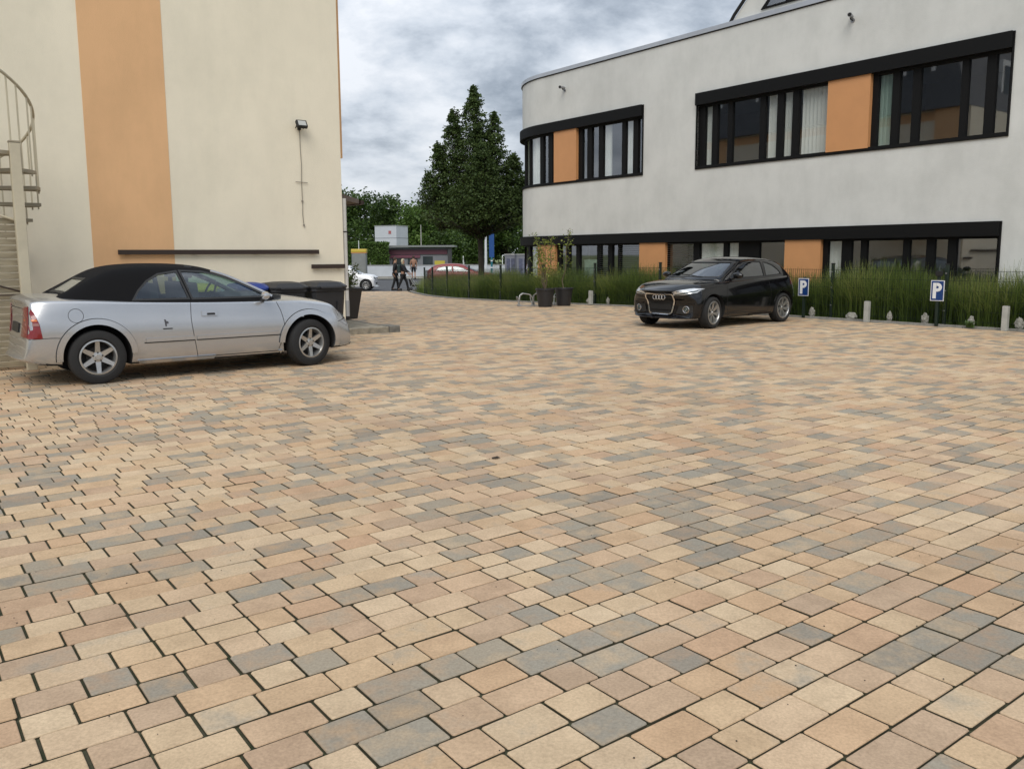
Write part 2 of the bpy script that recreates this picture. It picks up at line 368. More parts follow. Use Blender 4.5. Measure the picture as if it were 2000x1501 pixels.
m_black = mat('black aluminium', (.007, .007, .007), .6, spec=.18)
m_dark = mat('matt black', (.012, .012, .012), .7)
m_orange = mat('orange panel', (.62, .30, .125), .55, var=.06, vscale=2)
m_cap = mat('zinc capping', (.55, .56, .58), .35, metal=.6, var=.1, vscale=2)
m_glass = glassmat('office glass', (.93, .94, .93), .17)
m_room = mat('office interior', (.30, .29, .27), .9)
m_floor = mat('office floor', (.12, .11, .10), .9)
m_white = mat('white fabric', (.88, .90, .88), .85)
m_green_cur = mat('green curtain', (.45, .58, .52), .85)
off = thing('office_building', 'grey rendered office building with rounded corner and black ribbon windows', 'building', P2(FC, -15))
OFFI = Matrix.Translation(-P2(FC, -15))
def obuild(b, name, m, parent=None, smooth=False, off_=None):
    o = b.build(name, m, parent or off, smooth)
    o.data.transform(OFFI); return o
wmax, wmin = 4.0, SE-9
b = MB()
strip(b, wmin, wmax, -.7, .55, -.3, 0)
strip(b, -8.0, wmax, .55, 2.1, -.3, 0)
strip(b, wmin, SE-1.2, .55, 2.1, -.3, 0)
strip(b, wmin, wmax, 2.1, 3.79, -.3, 0)
strip(b, -8.0, wmax, 3.79, 5.83, -.3, 0)
strip(b, -18.2, -16.12, 3.79, 5.83, -.3, 0)
strip(b, wmin, SE-1.2, 3.79, 5.83, -.3, 0)
strip(b, wmin, wmax, 5.83, 7.36, -.3, 0)
wall = obuild(b, 'wall', m_render, smooth=True)
bc = MB(); strip(bc, wmin, wmax, 7.385, 7.50, -.36, .045)
cp = obuild(bc, 'parapet_cap', m_cap, smooth=True)
bd = MB(); strip(bd, wmin, wmax, 7.36, 7.385, -.33, .02); obuild(bd, 'drip_edge', m_dark, smooth=True)
# penthouse in line with the facade: sloping verge on the left, dark dormer window
b = MB()
def gp_(pts, o0, o1, bb, mi=0): bb.prism(pts, o0, o1, mi, fr=lambda x, y, z: FP(x, z, y))
gp_([(-15.05, 7.50), (-14.95, 7.62), (-13.0, 9.6), (-4, 9.6), (-4, 7.50)], -4.5, -.06, b)
obuild(b, 'penthouse_wall', m_render)
b = MB(); b.tube([FP(-15.1, -.03, 7.5), FP(-14.98, -.03, 7.66), FP(-13.0, -.03, 9.66)], .045, 6); obuild(b, 'verge_trim', m_dark)
b = MB(); gp_([(-14.15, 7.60), (-12.6, 9.2), (-9, 9.2), (-9, 7.60)], -.06, -.02, b); pw = obuild(b, 'penthouse_window', m_black)
b = MB(); gp_([(-13.25, 7.66), (-13.0, 8.3), (-12.4, 8.3), (-12.4, 7.66)], -.02, -.012, b); obuild(b, 'blind', m_orange, pw)
b = MB(); gp_([(-13.95, 7.64), (-13.45, 8.25), (-13.4, 7.64)], -.02, -.012, b); gp_([(-12.25, 7.86), (-12.25, 9.1), (-9.2, 9.1), (-9.2, 7.86)], -.02, -.012, b); obuild(b, 'pane', m_glass, pw)
# roof and floors inside
b = MB()
for z0, z1 in ((2.35, 2.6), (7.1, 7.3), (5.9, 6.05), (-.1, .05)):
    sv = [wmax]+[s for s in np.linspace(S0, SE, 12)]+[wmin]
    poly = [FP(s, -.301, 0) for s in sv]; a = FP(wmin, -.301, 0); far = P2(FC+12, wmax)
    poly = [(p.x, p.y) for p in poly]+[(far.x, far.y)]
    b.prism(poly, z0, z1)
obuild(b, 'floor_slab', m_room)
b = MB()
for z0, z1 in ((2.6, 5.9), (.05, 2.35)):
    for s0, s1, o in ((-22, 3.9, -4.2),):
        strip(b, s0, s1, z0, z1, o-.1, o)
    for s_ in (-21.1, -18.15, -12.05, -7.9, -4.0):
        a, c = FP(s_, -.32, z0), FP(s_+.12, -4.2, z1)
        vs = [FP(s_, -.45, z0), FP(s_+.12, -.45, z0), FP(s_+.12, -4.2, z0), FP(s_, -4.2, z0), FP(s_, -.45, z1), FP(s_+.12, -.45, z1), FP(s_+.12, -4.2, z1), FP(s_, -4.2, z1)]
        b.add(vs, [(0, 1, 2, 3), (4, 5, 6, 7), (0, 1, 5, 4), (1, 2, 6, 5), (2, 3, 7, 6), (3, 0, 4, 7)])
obuild(b, 'partition', m_room)
# window bands
def band(s0, s1, z0, z1, zh, glass, panels, sill=.09, jut=.10):
    """glass: list of (s0,s1,kind); everything else between z0 and zh is black frame."""
    h = MB(); strip(h, s0-(.02 if s0 > S0 else 0), s1, zh, z1, -.2, jut); obuild(h, 'shutter_box', m_black, smooth=True)
    f = MB(); strip(f, s0, s1, z0, z0+sill, -.2, .03); cuts = sorted([(a, c) for a, c, *_ in glass]+[(a, c) for a, c in panels]); x = s0
    for a, c in cuts:
        if a-x > .01: strip(f, x, a, z0+sill, zh, -.16, -.06)
        x = c
    if s1-x > .01: strip(f, x, s1, z0+sill, zh, -.16, -.03)
    if s0 > S0: strip(f, s0-.03, s0, z0, z1, -.18, .035)
    strip(f, s1, s1+.03, z0, z1, -.18, .035)
    strip(f, s0, s1, zh-.05, zh, -.17, -.05)
    fr = obuild(f, 'window_frame', m_black, smooth=False)
    for a, c, k in glass:
        g = MB(); strip(g, a-.02, c+.02, z0+sill-.02, zh-.03, -.125, -.115); obuild(g, 'window_pane', m_glass, fr, smooth=True)
        if k == 'v':
            q = MB(); x = a+.03
            while x < c-.02:
                vs = [FP(x, -.19, z0+.12), FP(x+.07, -.24, z0+.12), FP(x+.07, -.24, zh-.02), FP(x, -.19, zh-.02)]
                q.add(vs, [(0, 1, 2, 3)]); x += .105
            obuild(q, 'vertical_blind', m_white, fr)
        if k in ('c', 'g', 'cl'):
            q = MB(); vs = []; n = 40; xa, xb = (a-.02, c+.02) if k != 'cl' else (a-.02, a+(c-a)*.3)
            for i in range(n+1):
                x = xa+(xb-xa)*i/n; o = -.21+.03*math.sin(i*1.9)
                vs += [FP(x, o, z0+.1), FP(x, o, zh)]
            q.add(vs, [(2*i, 2*i+1, 2*i+3, 2*i+2) for i in range(n)])
            obuild(q, 'curtain', m_green_cur if k == 'g' else m_white, fr, smooth=True)
        if k == 'h':
            q = MB(); z = z0+.14
            while z < zh-.03:
                vs = [FP(a, -.045, z), FP(c, -.045, z), FP(c, -.02, z+.012), FP(a, -.02, z+.012)]
                q.add(vs, [(0, 1, 2, 3)]); z += .062
            obuild(q, 'slat_blind', m_cap, fr)
        if k == 'half':
            q = MB(); strip(q, a, c, z0+.1, z0+.75, -.30, -.28); obuild(q, 'privacy_screen', m_green_cur, fr)
    for a, c in panels:
        g = MB(); strip(g, a, c, z0+.07, zh-.002, -.12, .05); obuild(g, 'infill_panel', m_orange, fr)
    return fr
band(SE-1.2, -18.2, 3.79, 5.83, 5.51, [(-26.9, -25.9, 'n'), (-25.7, -24.7, 'c'), (-24.5, -23.95, 'c'), (-23.85, -23.13, 'c'), (-22.94, -22.68, 'n'), (-22.46, -22.27, 'n'), (-20.96, -20.72, 'n'), (-20.51, -20.18, 'n'), (-19.99, -19.14, 'cl'), (-18.99, -18.66, 'c'), (-18.46, -18.27, 'n')], [(-22.26, -21.14)])
band(-16.12, -8.0, 3.79, 5.83, 5.51, [(-15.9, -15.65, 'c'), (-15.47, -15.12, 'n'), (-14.97, -14.09, 'n'), (-13.93, -13.57, 'v'), (-13.39, -13.12, 'c'), (-12.94, -12.09, 'v'), (-10.86, -10.53, 'g'), (-10.36, -10.06, 'n'), (-9.89, -9.01, 'n'), (-8.87, -8.51, 'n'), (-8.32, -8.04, 'n')], [(-12.08, -11.0)])
band(SE-1.2, -8.0, .55, 2.1, 1.8, [(-26.5, -25.2, 'n'), (-25, -24.1, 'n'), (-23.86, -23.19, 'c'), (-22.01, -21.76, 'n'), (-21.57, -21.23, 'n'), (-21.06, -20.22, 'half'), (-20.05, -19.71, 'h'), (-19.52, -19.26, 'n'), (-19.16, -18.32, 'h'),
      (-17.18, -16.21, 'h'), (-16.0, -15.15, 'c'), (-15.01, -14.64, 'c'), (-13.98, -13.14, 'n'), (-11.97, -11.6, 'c'), (-11.35, -11.11, 'n'), (-10.96, -10.08, 'n'), (-9.93, -9.55, 'n'), (-9.37, -9.08, 'n'), (-8.9, -8.06, 'n')],
     [(-23.12, -22.2), (-18.23, -17.19), (-13.12, -12.1)])
# things glimpsed on the sills inside
m_dimwhite = mat('white plastic', (.6, .62, .62), .6)
b = MB(); b.lathe([(.0, 0), (.07, 0), (.075, .1), (.02, .12), (.02, .3), (.09, .34), (.11, .45), (.07, .55), (0, .57)], 12, c=FP(-14.3, -.5, 3.9)); b.build('table_lamp', m_dimwhite, smooth=True)
tag(bpy.data.objects['table_lamp'], 'round white lamp on the windowsill inside upper office window', 'lamp')
# wall mounted cameras
m_metal = mat('grey metal', (.33, .33, .34), .4, metal=.5)
def camera(s_, z_, lab):
    t = thing('security_camera', lab, 'camera', FP(s_, 0, z_), math.atan2(-nv.y, -nv.x), group='cameras on the grey facade')
    b = MB(); b.cyl((0, 0, -.07), (.015, 0, -.07), .05, n=14); b.build('mount', m_metal, t)
    b = MB(); b.tube([(.01, 0, -.07), (.10, 0, -.05), (.12, 0, -.01)], .016); b.build('arm', m_dark, t)
    b = MB(); b.cyl((.03, -.02, .02), (.27, .08, 0), .042, .045, 16); b.cyl((.27, .08, 0), (.30, .093, -.004), .05, .05, 16); b.build('camera_body', m_metal, t, smooth=True)
    b = MB(); b.cyl((.30, .093, -.004), (.304, .095, -.005), .04, n=16); b.build('lens', m_dark, t)
camera(-21.75, 6.84, 'small camera high on the curved end of the grey wall')
camera(-11.54, 6.85, 'small camera above the wide upper ribbon window')

# ================================================================ YELLOW BUILDING ON THE LEFT
TD = 14.33; TN = 6.94
yel = thing('yellow_building', 'cream rendered building with a vertical orange stripe on its end wall', 'building', P2(TN, -TD))
YI = Matrix.Translation(-P2(TN, -TD))
def ybuild(b, name, m, parent=None, smooth=False):
    o = b.build(name, m, parent or yel, smooth); o.data.transform(YI); return o
m_cream = mat('cream render', (.85, .775, .615), .92, var=.07, vscale=.5, bump=.3, bscale=70, detail=8, streak=.06)
m_orstripe = mat('orange painted render', (.76, .46, .24), .9, var=.05, vscale=.7, bump=.3, bscale=70, streak=.07)
m_slate = mat('dark slate', (.075, .078, .085), .6, var=.3, vscale=6)
m_slate2 = mat('grey slate', (.12, .125, .14), .6, var=.3, vscale=9)
def YP(n_, dd, z): return P2(n_, -dd, z)      # n across the end wall, dd depth behind it
def ybox(b, n0, n1, d0, d1, z0, z1, mi=0):
    vs = [YP(n_, dd, z) for n_ in (n0, n1) for dd in (d0, d1) for z in (z0, z1)]
    return b.add(vs, [(0, 1, 3, 2), (4, 6, 7, 5), (0, 4, 5, 1), (2, 3, 7, 6), (0, 2, 6, 4), (1, 5, 7, 3)], mi)
HT = 6.45
b = MB(); ybox(b, -8, TN, TD, TD+14, -.3, HT); ybuild(b, 'wall', m_cream)
b = MB(); ybox(b, 2.745, 3.95, TD-.006, TD+.05, -.2, HT-.004); ybuild(b, 'orange_stripe', m_orstripe)
b = MB(); ybox(b, TN-.02, TN+.012, TD+.35, TD+13.5, 6.1, 6.4); ybox(b, TN-.02, TN+.013, TD+3.3, TD+3.8, 2.9, 6.1); ybox(b, TN-.02, TN+.013, TD+10.4, TD+10.9, 2.9, 6.1); ybuild(b, 'orange_band', m_orstripe)
b = MB(); ybox(b, TN-.01, TN+.16, TD+.25, TD+1.15, 3.24, 6.44); ybuild(b, 'oriel', m_orstripe)
b = MB()   # mansard roof
n0, n1, d0, d1 = -8.3, TN+.3, TD-.01, TD+14.3; i_ = 1.7
vs = [YP(n0, d0, HT), YP(n1, d0, HT), YP(n1, d1, HT), YP(n0, d1, HT), YP(n0+i_, d0+i_, 9.8), YP(n1-i_, d0+i_, 10.2), YP(n1-i_, d1-i_, 10.2), YP(n0+i_, d1-i_, 10.2)]
b.add(vs, [(0, 1, 5, 4), (1, 2, 6, 5), (2, 3, 7, 6), (3, 0, 4, 7), (4, 5, 6, 7), (3, 2, 1, 0)]); rf = ybuild(b, 'roof', m_slate)
m_wframe = mat('white window frame', (.75, .75, .73), .5)
m_wdark = mat('dark window glass', (.03, .04, .045), .08, spec=.8)
for dd in (1.5, 4.4, 8.0, 11.0):
    b = MB(); ybox(b, TN-1.2, TN-.35, TD+dd, TD+dd+1.2, 6.75, 8.4); dw = ybuild(b, 'dormer', m_wframe)
    b = MB(); ybox(b, TN-.36, TN-.335, TD+dd+.15, TD+dd+1.05, 6.95, 8.2); ybuild(b, 'pane', m_wdark, dw)
for nn_ in (-5.4, -1.4, 2.8):
    b = MB(); ybox(b, nn_, nn_+1.2, TD+.35, TD+1.2, 6.75, 8.4); dw = ybuild(b, 'dormer', m_wframe)
    b = MB(); ybox(b, nn_+.15, nn_+1.05, TD+.33, TD+.36, 6.95, 8.2); ybuild(b, 'pane', m_wdark, dw)
for dd in (1.7, 4.0, 6.6, 8.9, 11.2):
    b = MB(); ybox(b, TN-.05, TN+.05, TD+dd, TD+dd+1.1, 3.6, 5.3)
    w_ = ybuild(b, 'window', m_wframe)
    b = MB(); ybox(b, TN+.04, TN+.056, TD+dd+.1, TD+dd+1.0, 3.7, 5.2); ybuild(b, 'pane', m_wdark, w_)
# base plinth ledge of the wall (low end)
m_brown = mat('dark brown metal', (.035, .02, .014), .5)
def rail(n0, n1, z, lab):
    t = thing('wall_rail', lab, 'rail', YP(n0, TD, z), YAW_N, group='dark rails along the cream wall'); L_ = n1-n0
    b = MB(); b.box((L_/2, -.06, 0), (L_, .03, .075)); b.build('bar', m_brown, t, bevel=.004)
    for k in range(max(2, int(L_/1.0)+1)):
        x = .12+(L_-.24)*k/max(1, int(L_/1.0) if L_ > 1 else 1)
        b = MB(); b.box((x, -.0225, 0), (.04, .045, .05)); b.build('bracket', m_brown, t)
rail(3.09, 6.43, 1.535, 'long dark brown rail on the cream wall above the silver car')
rail(6.28, 6.93, 1.275, 'short dark brown rail at the corner above the black bins')
# floodlight with its loose cable
t = thing('floodlight', 'small black floodlight high on the cream wall', 'floodlight', YP(6.16, TD, 3.72), YAW_N)
b = MB(); b.box((0, -.02, -.06), (.05, .04, .05)); b.tube([(-.07, -.03, -.06), (-.07, -.10, 0)], .008); b.tube([(.07, -.03, -.06), (.07, -.10, 0)], .008); b.build('bracket', m_dark, t)
rt = Matrix.Rotation(R(-32), 3, 'X')
b = MB(); b.box((0, -.13, 0), (.19, .06, .14), rot=rt); hd = b.build('housing', m_dark, t, bevel=.008)
b = MB(); b.box(Vector((0, -.13, 0))+rt @ Vector((0, -.032, 0)), (.14, .004, .095), rot=rt); b.build('lens', mat('floodlight glass', (.45, .45, .42), .2), t)
m_cable = mat('grey cable', (.25, .22, .18), .7)
b = MB(); b.tube([YP(6.17, TD-.012, z)+nv*o for z, o in ((3.66, 0), (3.3, .0), (3.05, .012), (2.74, .0), (2.4, .006), (2.2, .0), (2.03, .012), (2.0, .0))], .006, 6)
b.tube([YP(6.06, TD-.02, 2.75), YP(6.28, TD-.02, 2.74)], .006, 5); b.box(YP(6.17, TD-.02, 2.42), (.03, .02, .03)); b.box(YP(6.185, TD-.02, 2.0), (.02, .02, .04))
tag(b.build('cable', m_cable), 'thin loose cable hanging down the wall below the floodlight', 'cable')
# downpipe on the corner
t = thing('downpipe', 'pale drainpipe running down the corner of the cream wall', 'drainpipe', YP(TN+.07, TD+.08, 0), 0)
m_pipe = mat('pale pipe', (.62, .60, .56), .5, var=.1, vscale=4); m_pipe2 = mat('grey pipe', (.40, .41, .42), .45, metal=.4)
b = MB(); b.cyl((0, 0, .62), (0, 0, 2.5), .045, n=14); b.build('pipe', m_pipe, t, smooth=True)
b = MB(); b.cyl((0, 0, .35), (0, 0, .64), .052, n=14); b.build('standpipe', m_pipe2, t, smooth=True)
b = MB(); b.ring((0, 0, .85), (0, 0, 1), .048, .01); b.ring((0, 0, 1.9), (0, 0, 1), .048, .01); b.build('clamp', m_dark, t)
# canopy roof over the side entrance
t = thing('entrance_canopy', 'small sloping canopy projecting past the corner of the cream building', 'canopy', YP(TN, TD+3.4, 0))
cI = Matrix.Translation(-YP(TN, TD+3.4, 0))
def cb_(b, name, m):
    o = b.build(name, m, t); o.data.transform(cI)
b = MB()
vs = [YP(TN+.02, TD+1.0, 2.78), YP(TN+.02, TD+3.2, 2.78), YP(TN+.85, TD+3.2, 2.56), YP(TN+.85, TD+1.0, 2.56), YP(TN+.02, TD+1.0, 2.62), YP(TN+.02, TD+3.2, 2.62), YP(TN+.85, TD+3.2, 2.48), YP(TN+.85, TD+1.0, 2.48)]
b.add(vs, [(0, 1, 2, 3), (7, 6, 5, 4), (0, 3, 7, 4), (1, 5, 6, 2), (2, 6, 7, 3), (0, 4, 5, 1)]); cb_(b, 'roof', mat('brown roof', (.16, .13, .11), .8, var=.2))
b = MB(); ybox(b, TN+.86, TN+.93, TD+.95, TD+3.25, 2.46, 2.54); cb_(b, 'gutter', m_brown)
b = MB(); ybox(b, TN+.02, TN+.62, TD+1.15, TD+1.25, 2.1, 2.5); cb_(b, 'bracket', mat('yellow paint', (.55, .42, .12), .7))
b = MB(); vs = [YP(TN+.3, TD+.9, 3.22), YP(TN+.3, TD+3.0, 3.22), YP(TN+.45, TD+3.0, 2.8), YP(TN+.45, TD+.9, 2.8), YP(TN, TD+.9, 2.8), YP(TN, TD+3.0, 2.8)]
b.add(vs, [(0, 1, 2, 3), (0, 3, 4), (1, 5, 2), (3, 2, 5, 4), (0, 4, 5, 1)]); cb_(b, 'slate_skirt', m_slate2)
# raised stone plinth beside the corner
t = thing('stone_plinth', 'low stone step around the building corner under the dark planter', 'step', YP(TN, TD, 0))
pI = Matrix.Translation(-YP(TN, TD, 0))
m_stone = mat('old stone', (.33, .29, .22), .9, var=.45, vscale=7, bump=.5, bscale=50)
m_stone2 = mat('worn grey stone', (.20, .19, .165), .9, var=.4, vscale=9, bump=.5, bscale=50)
b = MB(); poly = [(TN-2.3, TD-.0), (TN+.88, TD-.0), (TN+.88, TD+.35), (TN+.8, TD+1.2), (TN+.75, TD+5.0), (TN+.7, TD+9), (TN-2.3, TD+9)]
poly = [(TN-1.6, TD-.02), (TN+.9, TD+.0), (TN+.9, TD+.55), (TN+1.35, TD+5.2), (TN+.03, TD+5.2), (TN+.03, TD+.02)]
b.prism(poly, -.05, .115, fr=lambda x, y, z: YP(x, y, z)); o = b.build('slab', m_stone, t, bevel=.012); o.data.transform(pI)
b = MB(); b.prism([(TN+.905, TD-.03), (TN+1.13, TD-.03), (TN+1.13, TD+.5), (TN+.905, TD+.5)], -.05, .125, fr=lambda x, y, z: YP(x, y, z)); o = b.build('edge_stone', m_stone2, t, bevel=.015); o.data.transform(pI)
b = MB()
for k in range(12): b.prism([(TN+.925+.035*k, TD+.53+k*.37), (TN+1.05+.035*k, TD+.53+k*.37), (TN+1.085+.035*k, TD+.88+k*.37), (TN+.96+.035*k, TD+.88+k*.37)], -.05, .10, fr=lambda x, y, z: YP(x, y, z))
o = b.build('kerb_stones', m_stone2, t, bevel=.008); o.data.transform(pI)
# ================================================================ SPIRAL STAIR + slatted screen
m_steel = mat('cream painted steel', (.55, .49, .36), .55, var=.12, vscale=4)
m_steel2 = mat('worn cream steel', (.36, .31, .22), .6, var=.2, vscale=4)
SCX, SCY, SR = -7.22, 11.28, .93
st = thing('spiral_staircase', 'cream steel spiral staircase at the far left of the cream wall', 'staircase', (SCX, SCY, 0))
b = MB(); b.cyl((0, 0, 0), (0, 0, 6.2), .045, n=14); b.build('centre_pole', m_steel, st, smooth=True)
step = R(24); rise = .2; rail_pts = []
th0 = None
for k in range(3, 20):
    z = k*rise
    # the step nearest z=2.65 points to the camera's right (angle 0)
    a = (k-13)*step*-1
    m0, m1 = a-step*.56, a+step*.56
    b = MB(); n_ = 5; vs = [(math.cos(m0)*.06, math.sin(m0)*.06, z), (math.cos(m1)*.06, math.sin(m1)*.06, z)]
    arc = [(math.cos(m1+(m0-m1)*i/n_)*SR, math.sin(m1+(m0-m1)*i/n_)*SR) for i in range(n_+1)]
    poly = [(vs[0][0], vs[0][1]), (vs[1][0], vs[1][1])]+arc
    b.prism(poly, z-.045, z); b.build('tread', m_steel2, st)
    b = MB()
    for aa in (a-step*.3, a+step*.3):
        x, y = math.cos(aa)*(SR-.02), math.sin(aa)*(SR-.02); b.cyl((x, y, z-.08), (x, y, z+1.0-(aa-a)/step*rise), .011, n=6)
    b.build('baluster', m_steel, st)
    for i in range(4):
        aa = a-step/2*(-1)-step*i/4; rail_pts.append((math.cos(aa)*(SR-.02), math.sin(aa)*(SR-.02), z+1.0+rise*(i/4-.5)))
b = MB(); b.tube(rail_pts, .02, 8); b.build('handrail', m_steel, st, smooth=True)
# square post and lattice screen standing in front of the wall under the stair
t = thing('screen_post', 'square cream steel post standing in front of the spiral stair', 'post', (-6.3, 11.0, 0), R(37))
b = MB(); b.box((0, 0, 1.45), (.12, .12, 2.9)); b.build('shaft', m_steel, t, bevel=.006)
b = MB(); b.box((0, 0, 2.915), (.13, .13, .02)); b.build('cap', m_steel2, t)
t = thing('slatted_screen', 'ribbed pale timber screen beside the stair post at the left edge', 'screen', (-6.38, 11.12, 0), R(37)+PI)
m_slat = mat('weathered pale slats', (.40, .35, .25), .8, var=.35, vscale=3, stretch=(1, 1, 8))
b = MB()
for k in range(22): b.box((.85, 0, .08+k*.088), (1.6, .025, .074), rot=Matrix.Rotation(R(-14), 3, 'X'))
b.build('slats', m_slat, t)
for x in (.02, 1.68):
    b = MB(); b.box((x, .0, 1.0), (.05, .05, 2.0)); b.build('upright', m_steel2, t)
b = MB(); b.tube([(0, .05, 1.92), (1.7, .05, 2.5)], .016, 8); b.build('brace', m_steel, t)
b = MB(); b.tube([(.05, .06, 1.02), (1.2, .06, 1.4)], .012, 8); b.box((.25, .06, .98), (.4, .02, .015)); b.build('lower_brace', m_brown, t)
# ================================================================ CARS
def cage(stations, sub=2, warp=None, crease_pts=()):
    """stations: (x, [(y,z)...half section from bottom centre to top centre], lean). closed quad cage, subdivided"""
    bm = bmesh.new(); L = []; Rr = []
    for x, pts, lean in stations:
        l = []; r = []
        for i, (y, z) in enumerate(pts):
            xx = x+(lean(y, z) if lean else 0)
            v = bm.verts.new((xx, y, z)); l.append(v)
            r.append(v if i in (0, len(pts)-1) else bm.verts.new((xx, -y, z)))
        L.append(l); Rr.append(r)
    n = len(stations[0][1]); cl = bm.edges.layers.float.new('crease_edge')
    for i in range(len(stations)-1):
        for j in range(n-1):
            bm.faces.new((L[i][j], L[i+1][j], L[i+1][j+1], L[i][j+1]))
            bm.faces.new((Rr[i][j+1], Rr[i+1][j+1], Rr[i+1][j], Rr[i][j]))
    for i in (0, len(stations)-1):
        for j in range(n-1):
            q = [L[i][j], L[i][j+1], Rr[i][j+1], Rr[i][j]]
            u = []
            for v in q:
                if v not in u: u.append(v)
            bm.faces.new(u)
    for j, c in crease_pts:
        for side in (L, Rr):
            for i in range(len(stations)-1):
                e_ = bm.edges.get((side[i][j], side[i+1][j]))
                if e_: e_[cl] = c
    bmesh.ops.recalc_face_normals(bm, faces=bm.faces)
    me = bpy.data.meshes.new('tmp'); bm.to_mesh(me); bm.free()
    o = bpy.data.objects.new('tmp', me); S.collection.objects.link(o)
    m = o.modifiers.new('s', 'SUBSURF'); m.levels = sub; m.render_levels = sub
    return o
def bake(o, name='baked'):
    dg = bpy.context.evaluated_depsgraph_get(); me = bpy.data.meshes.new_from_object(o.evaluated_get(dg)); me.name = name; return me
def kill(*os):
    for o in os: bpy.data.objects.remove(o, do_unlink=True)
def bvh_of(me):
    bm = bmesh.new(); bm.from_mesh(me); t = BVHTree.FromBMesh(bm); bm.free(); return t
def refine(poly, h):
    """triangulate a 2D outline and split its edges until shorter than h"""
    if poly and isinstance(poly[0][0], (tuple, list)): loops = poly
    else: loops = [poly]
    rl = []
    for lp in loops:
        o = []
        for i, p in enumerate(lp):
            q = lp[(i+1) % len(lp)]; k = max(1, int(math.hypot(q[0]-p[0], q[1]-p[1])/h))
            o += [(p[0]+(q[0]-p[0])*t/k, p[1]+(q[1]-p[1])*t/k) for t in range(k)]
        rl.append([Vector((a, c, 0)) for a, c in o])
    tr = tessellate_polygon(rl); flat = [v for l in rl for v in l]
    bm = bmesh.new(); vs = [bm.verts.new(v) for v in flat]; bm.verts.ensure_lookup_table()
    for t in tr:
        if len(set(t)) == 3:
            try: bm.faces.new([vs[i] for i in t])
            except ValueError: pass
    for _ in range(5):
        es = [e for e in bm.edges if e.calc_length() > h*1.6 and not e.is_boundary]
        if not es: break
        bmesh.ops.subdivide_edges(bm, edges=es, cuts=1); bmesh.ops.triangulate(bm, faces=bm.faces)
        bmesh.ops.beautify_fill(bm, faces=bm.faces, edges=[e for e in bm.edges if not e.is_boundary])
    return bm
def patch(bvh, poly, axis, off=.004, thick=.0, name='trim', m=None, parent=None, h=.05, side=1, push=None, smooth=True):
    """drape a 2D outline on a hull: axis 's' (x,z) from the side, 'f' (y,z) from the front, 'r' from the rear, 't' (x,y) from above"""
    bm = refine(poly, h); bad = []
    for v in bm.verts:
        a, c = v.co.x, v.co.y
        if axis == 's': o = Vector((a, 3*side, c)); d = Vector((0, -side, 0))
        elif axis == 'f': o = Vector((8, a, c)); d = Vector((-1, 0, 0))
        elif axis == 'r': o = Vector((-4, a, c)); d = Vector((1, 0, 0))
        else: o = Vector((a, c, 4)); d = Vector((0, 0, -1))
        hit, no, _, _ = bvh.ray_cast(o, d)
        if hit is None: bad.append(v); continue
        if no.dot(d) > 0: no = -no
        v.co = hit+no*off
    bmesh.ops.delete(bm, geom=bad, context='VERTS')
    if thick:
        bm.normal_update()
        r = bmesh.ops.extrude_face_region(bm, geom=list(bm.faces)); nv_ = [g for g in r['geom'] if isinstance(g, bmesh.types.BMVert)]
        for v in nv_: v.co = v.co
        hitd = {'s': Vector((0, -side, 0)), 'f': Vector((-1, 0, 0)), 'r': Vector((1, 0, 0)), 't': Vector((0, 0, -1))}[axis]
        for v in nv_: v.co -= hitd*thick
    bmesh.ops.recalc_face_normals(bm, faces=bm.faces)
    if not thick:   # make sure the single skin faces outwards
        dd = {'s': Vector((0, side, 0)), 'f': Vector((1, 0, 0)), 'r': Vector((-1, 0, 0)), 't': Vector((0, 0, 1))}[axis]
        if sum(f.normal.dot(dd)*f.calc_area() for f in bm.faces) < 0: bmesh.ops.reverse_faces(bm, faces=bm.faces)
    me = bpy.data.meshes.new(name); bm.to_mesh(me); bm.free(); me.materials.append(m)
    if smooth: smooth_mesh(me, 40)
    return link(name, me, parent)
def ribbon(pts, w):
    l = []; r = []
    for i, p in enumerate(pts):
        a = pts[max(i-1, 0)]; c = pts[min(i+1, len(pts)-1)]; dx, dy = c[0]-a[0], c[1]-a[1]; k = math.hypot(dx, dy) or 1
        l.append((p[0]-dy/k*w/2, p[1]+dx/k*w/2)); r.append((p[0]+dy/k*w/2, p[1]-dx/k*w/2))
    return l+r[::-1]
def ribbon_closed(poly, w):
    n = len(poly); A = sum(poly[i][0]*poly[(i+1) % n][1]-poly[(i+1) % n][0]*poly[i][1] for i in range(n)); sg = 1 if A > 0 else -1; o = []; q = []
    for i in range(n):
        a, p, c = Vector(poly[i-1]), Vector(poly[i]), Vector(poly[(i+1) % n]); d1 = (p-a).normalized(); d2 = (c-p).normalized()
        n1_ = Vector((d1.y, -d1.x))*sg; n2_ = Vector((d2.y, -d2.x))*sg; m = (n1_+n2_); m = m/max(.6, m.length_squared)*2/2*1.0 if m.length > 1e-6 else n1_
        m = (n1_+n2_)/max(.5, 1+n1_.dot(n2_)); o.append(tuple(p+m*w/2)); q.append(tuple(p-m*w/2))
    return [o, q]
def curve2(pts, n=6):
    """smooth (Catmull-Rom) polyline through pts"""
    out = []
    P = [pts[0]]+list(pts)+[pts[-1]]
    for i in range(1, len(P)-2):
        for k in range(n):
            t = k/n; p0, p1, p2, p3 = P[i-1], P[i], P[i+1], P[i+2]
            out.append(tuple(.5*((2*p1[j])+(-p0[j]+p2[j])*t+(2*p0[j]-5*p1[j]+4*p2[j]-p3[j])*t*t+(-p0[j]+3*p1[j]-3*p2[j]+p3[j])*t**3) for j in range(2)))
    out.append(tuple(pts[-1])); return out
m_tyre = mat('tyre rubber', (.018, .018, .018), .85, bump=.2)
m_alloy = mat('alloy', (.50, .50, .49), .32, metal=.8, var=.15, vscale=9)
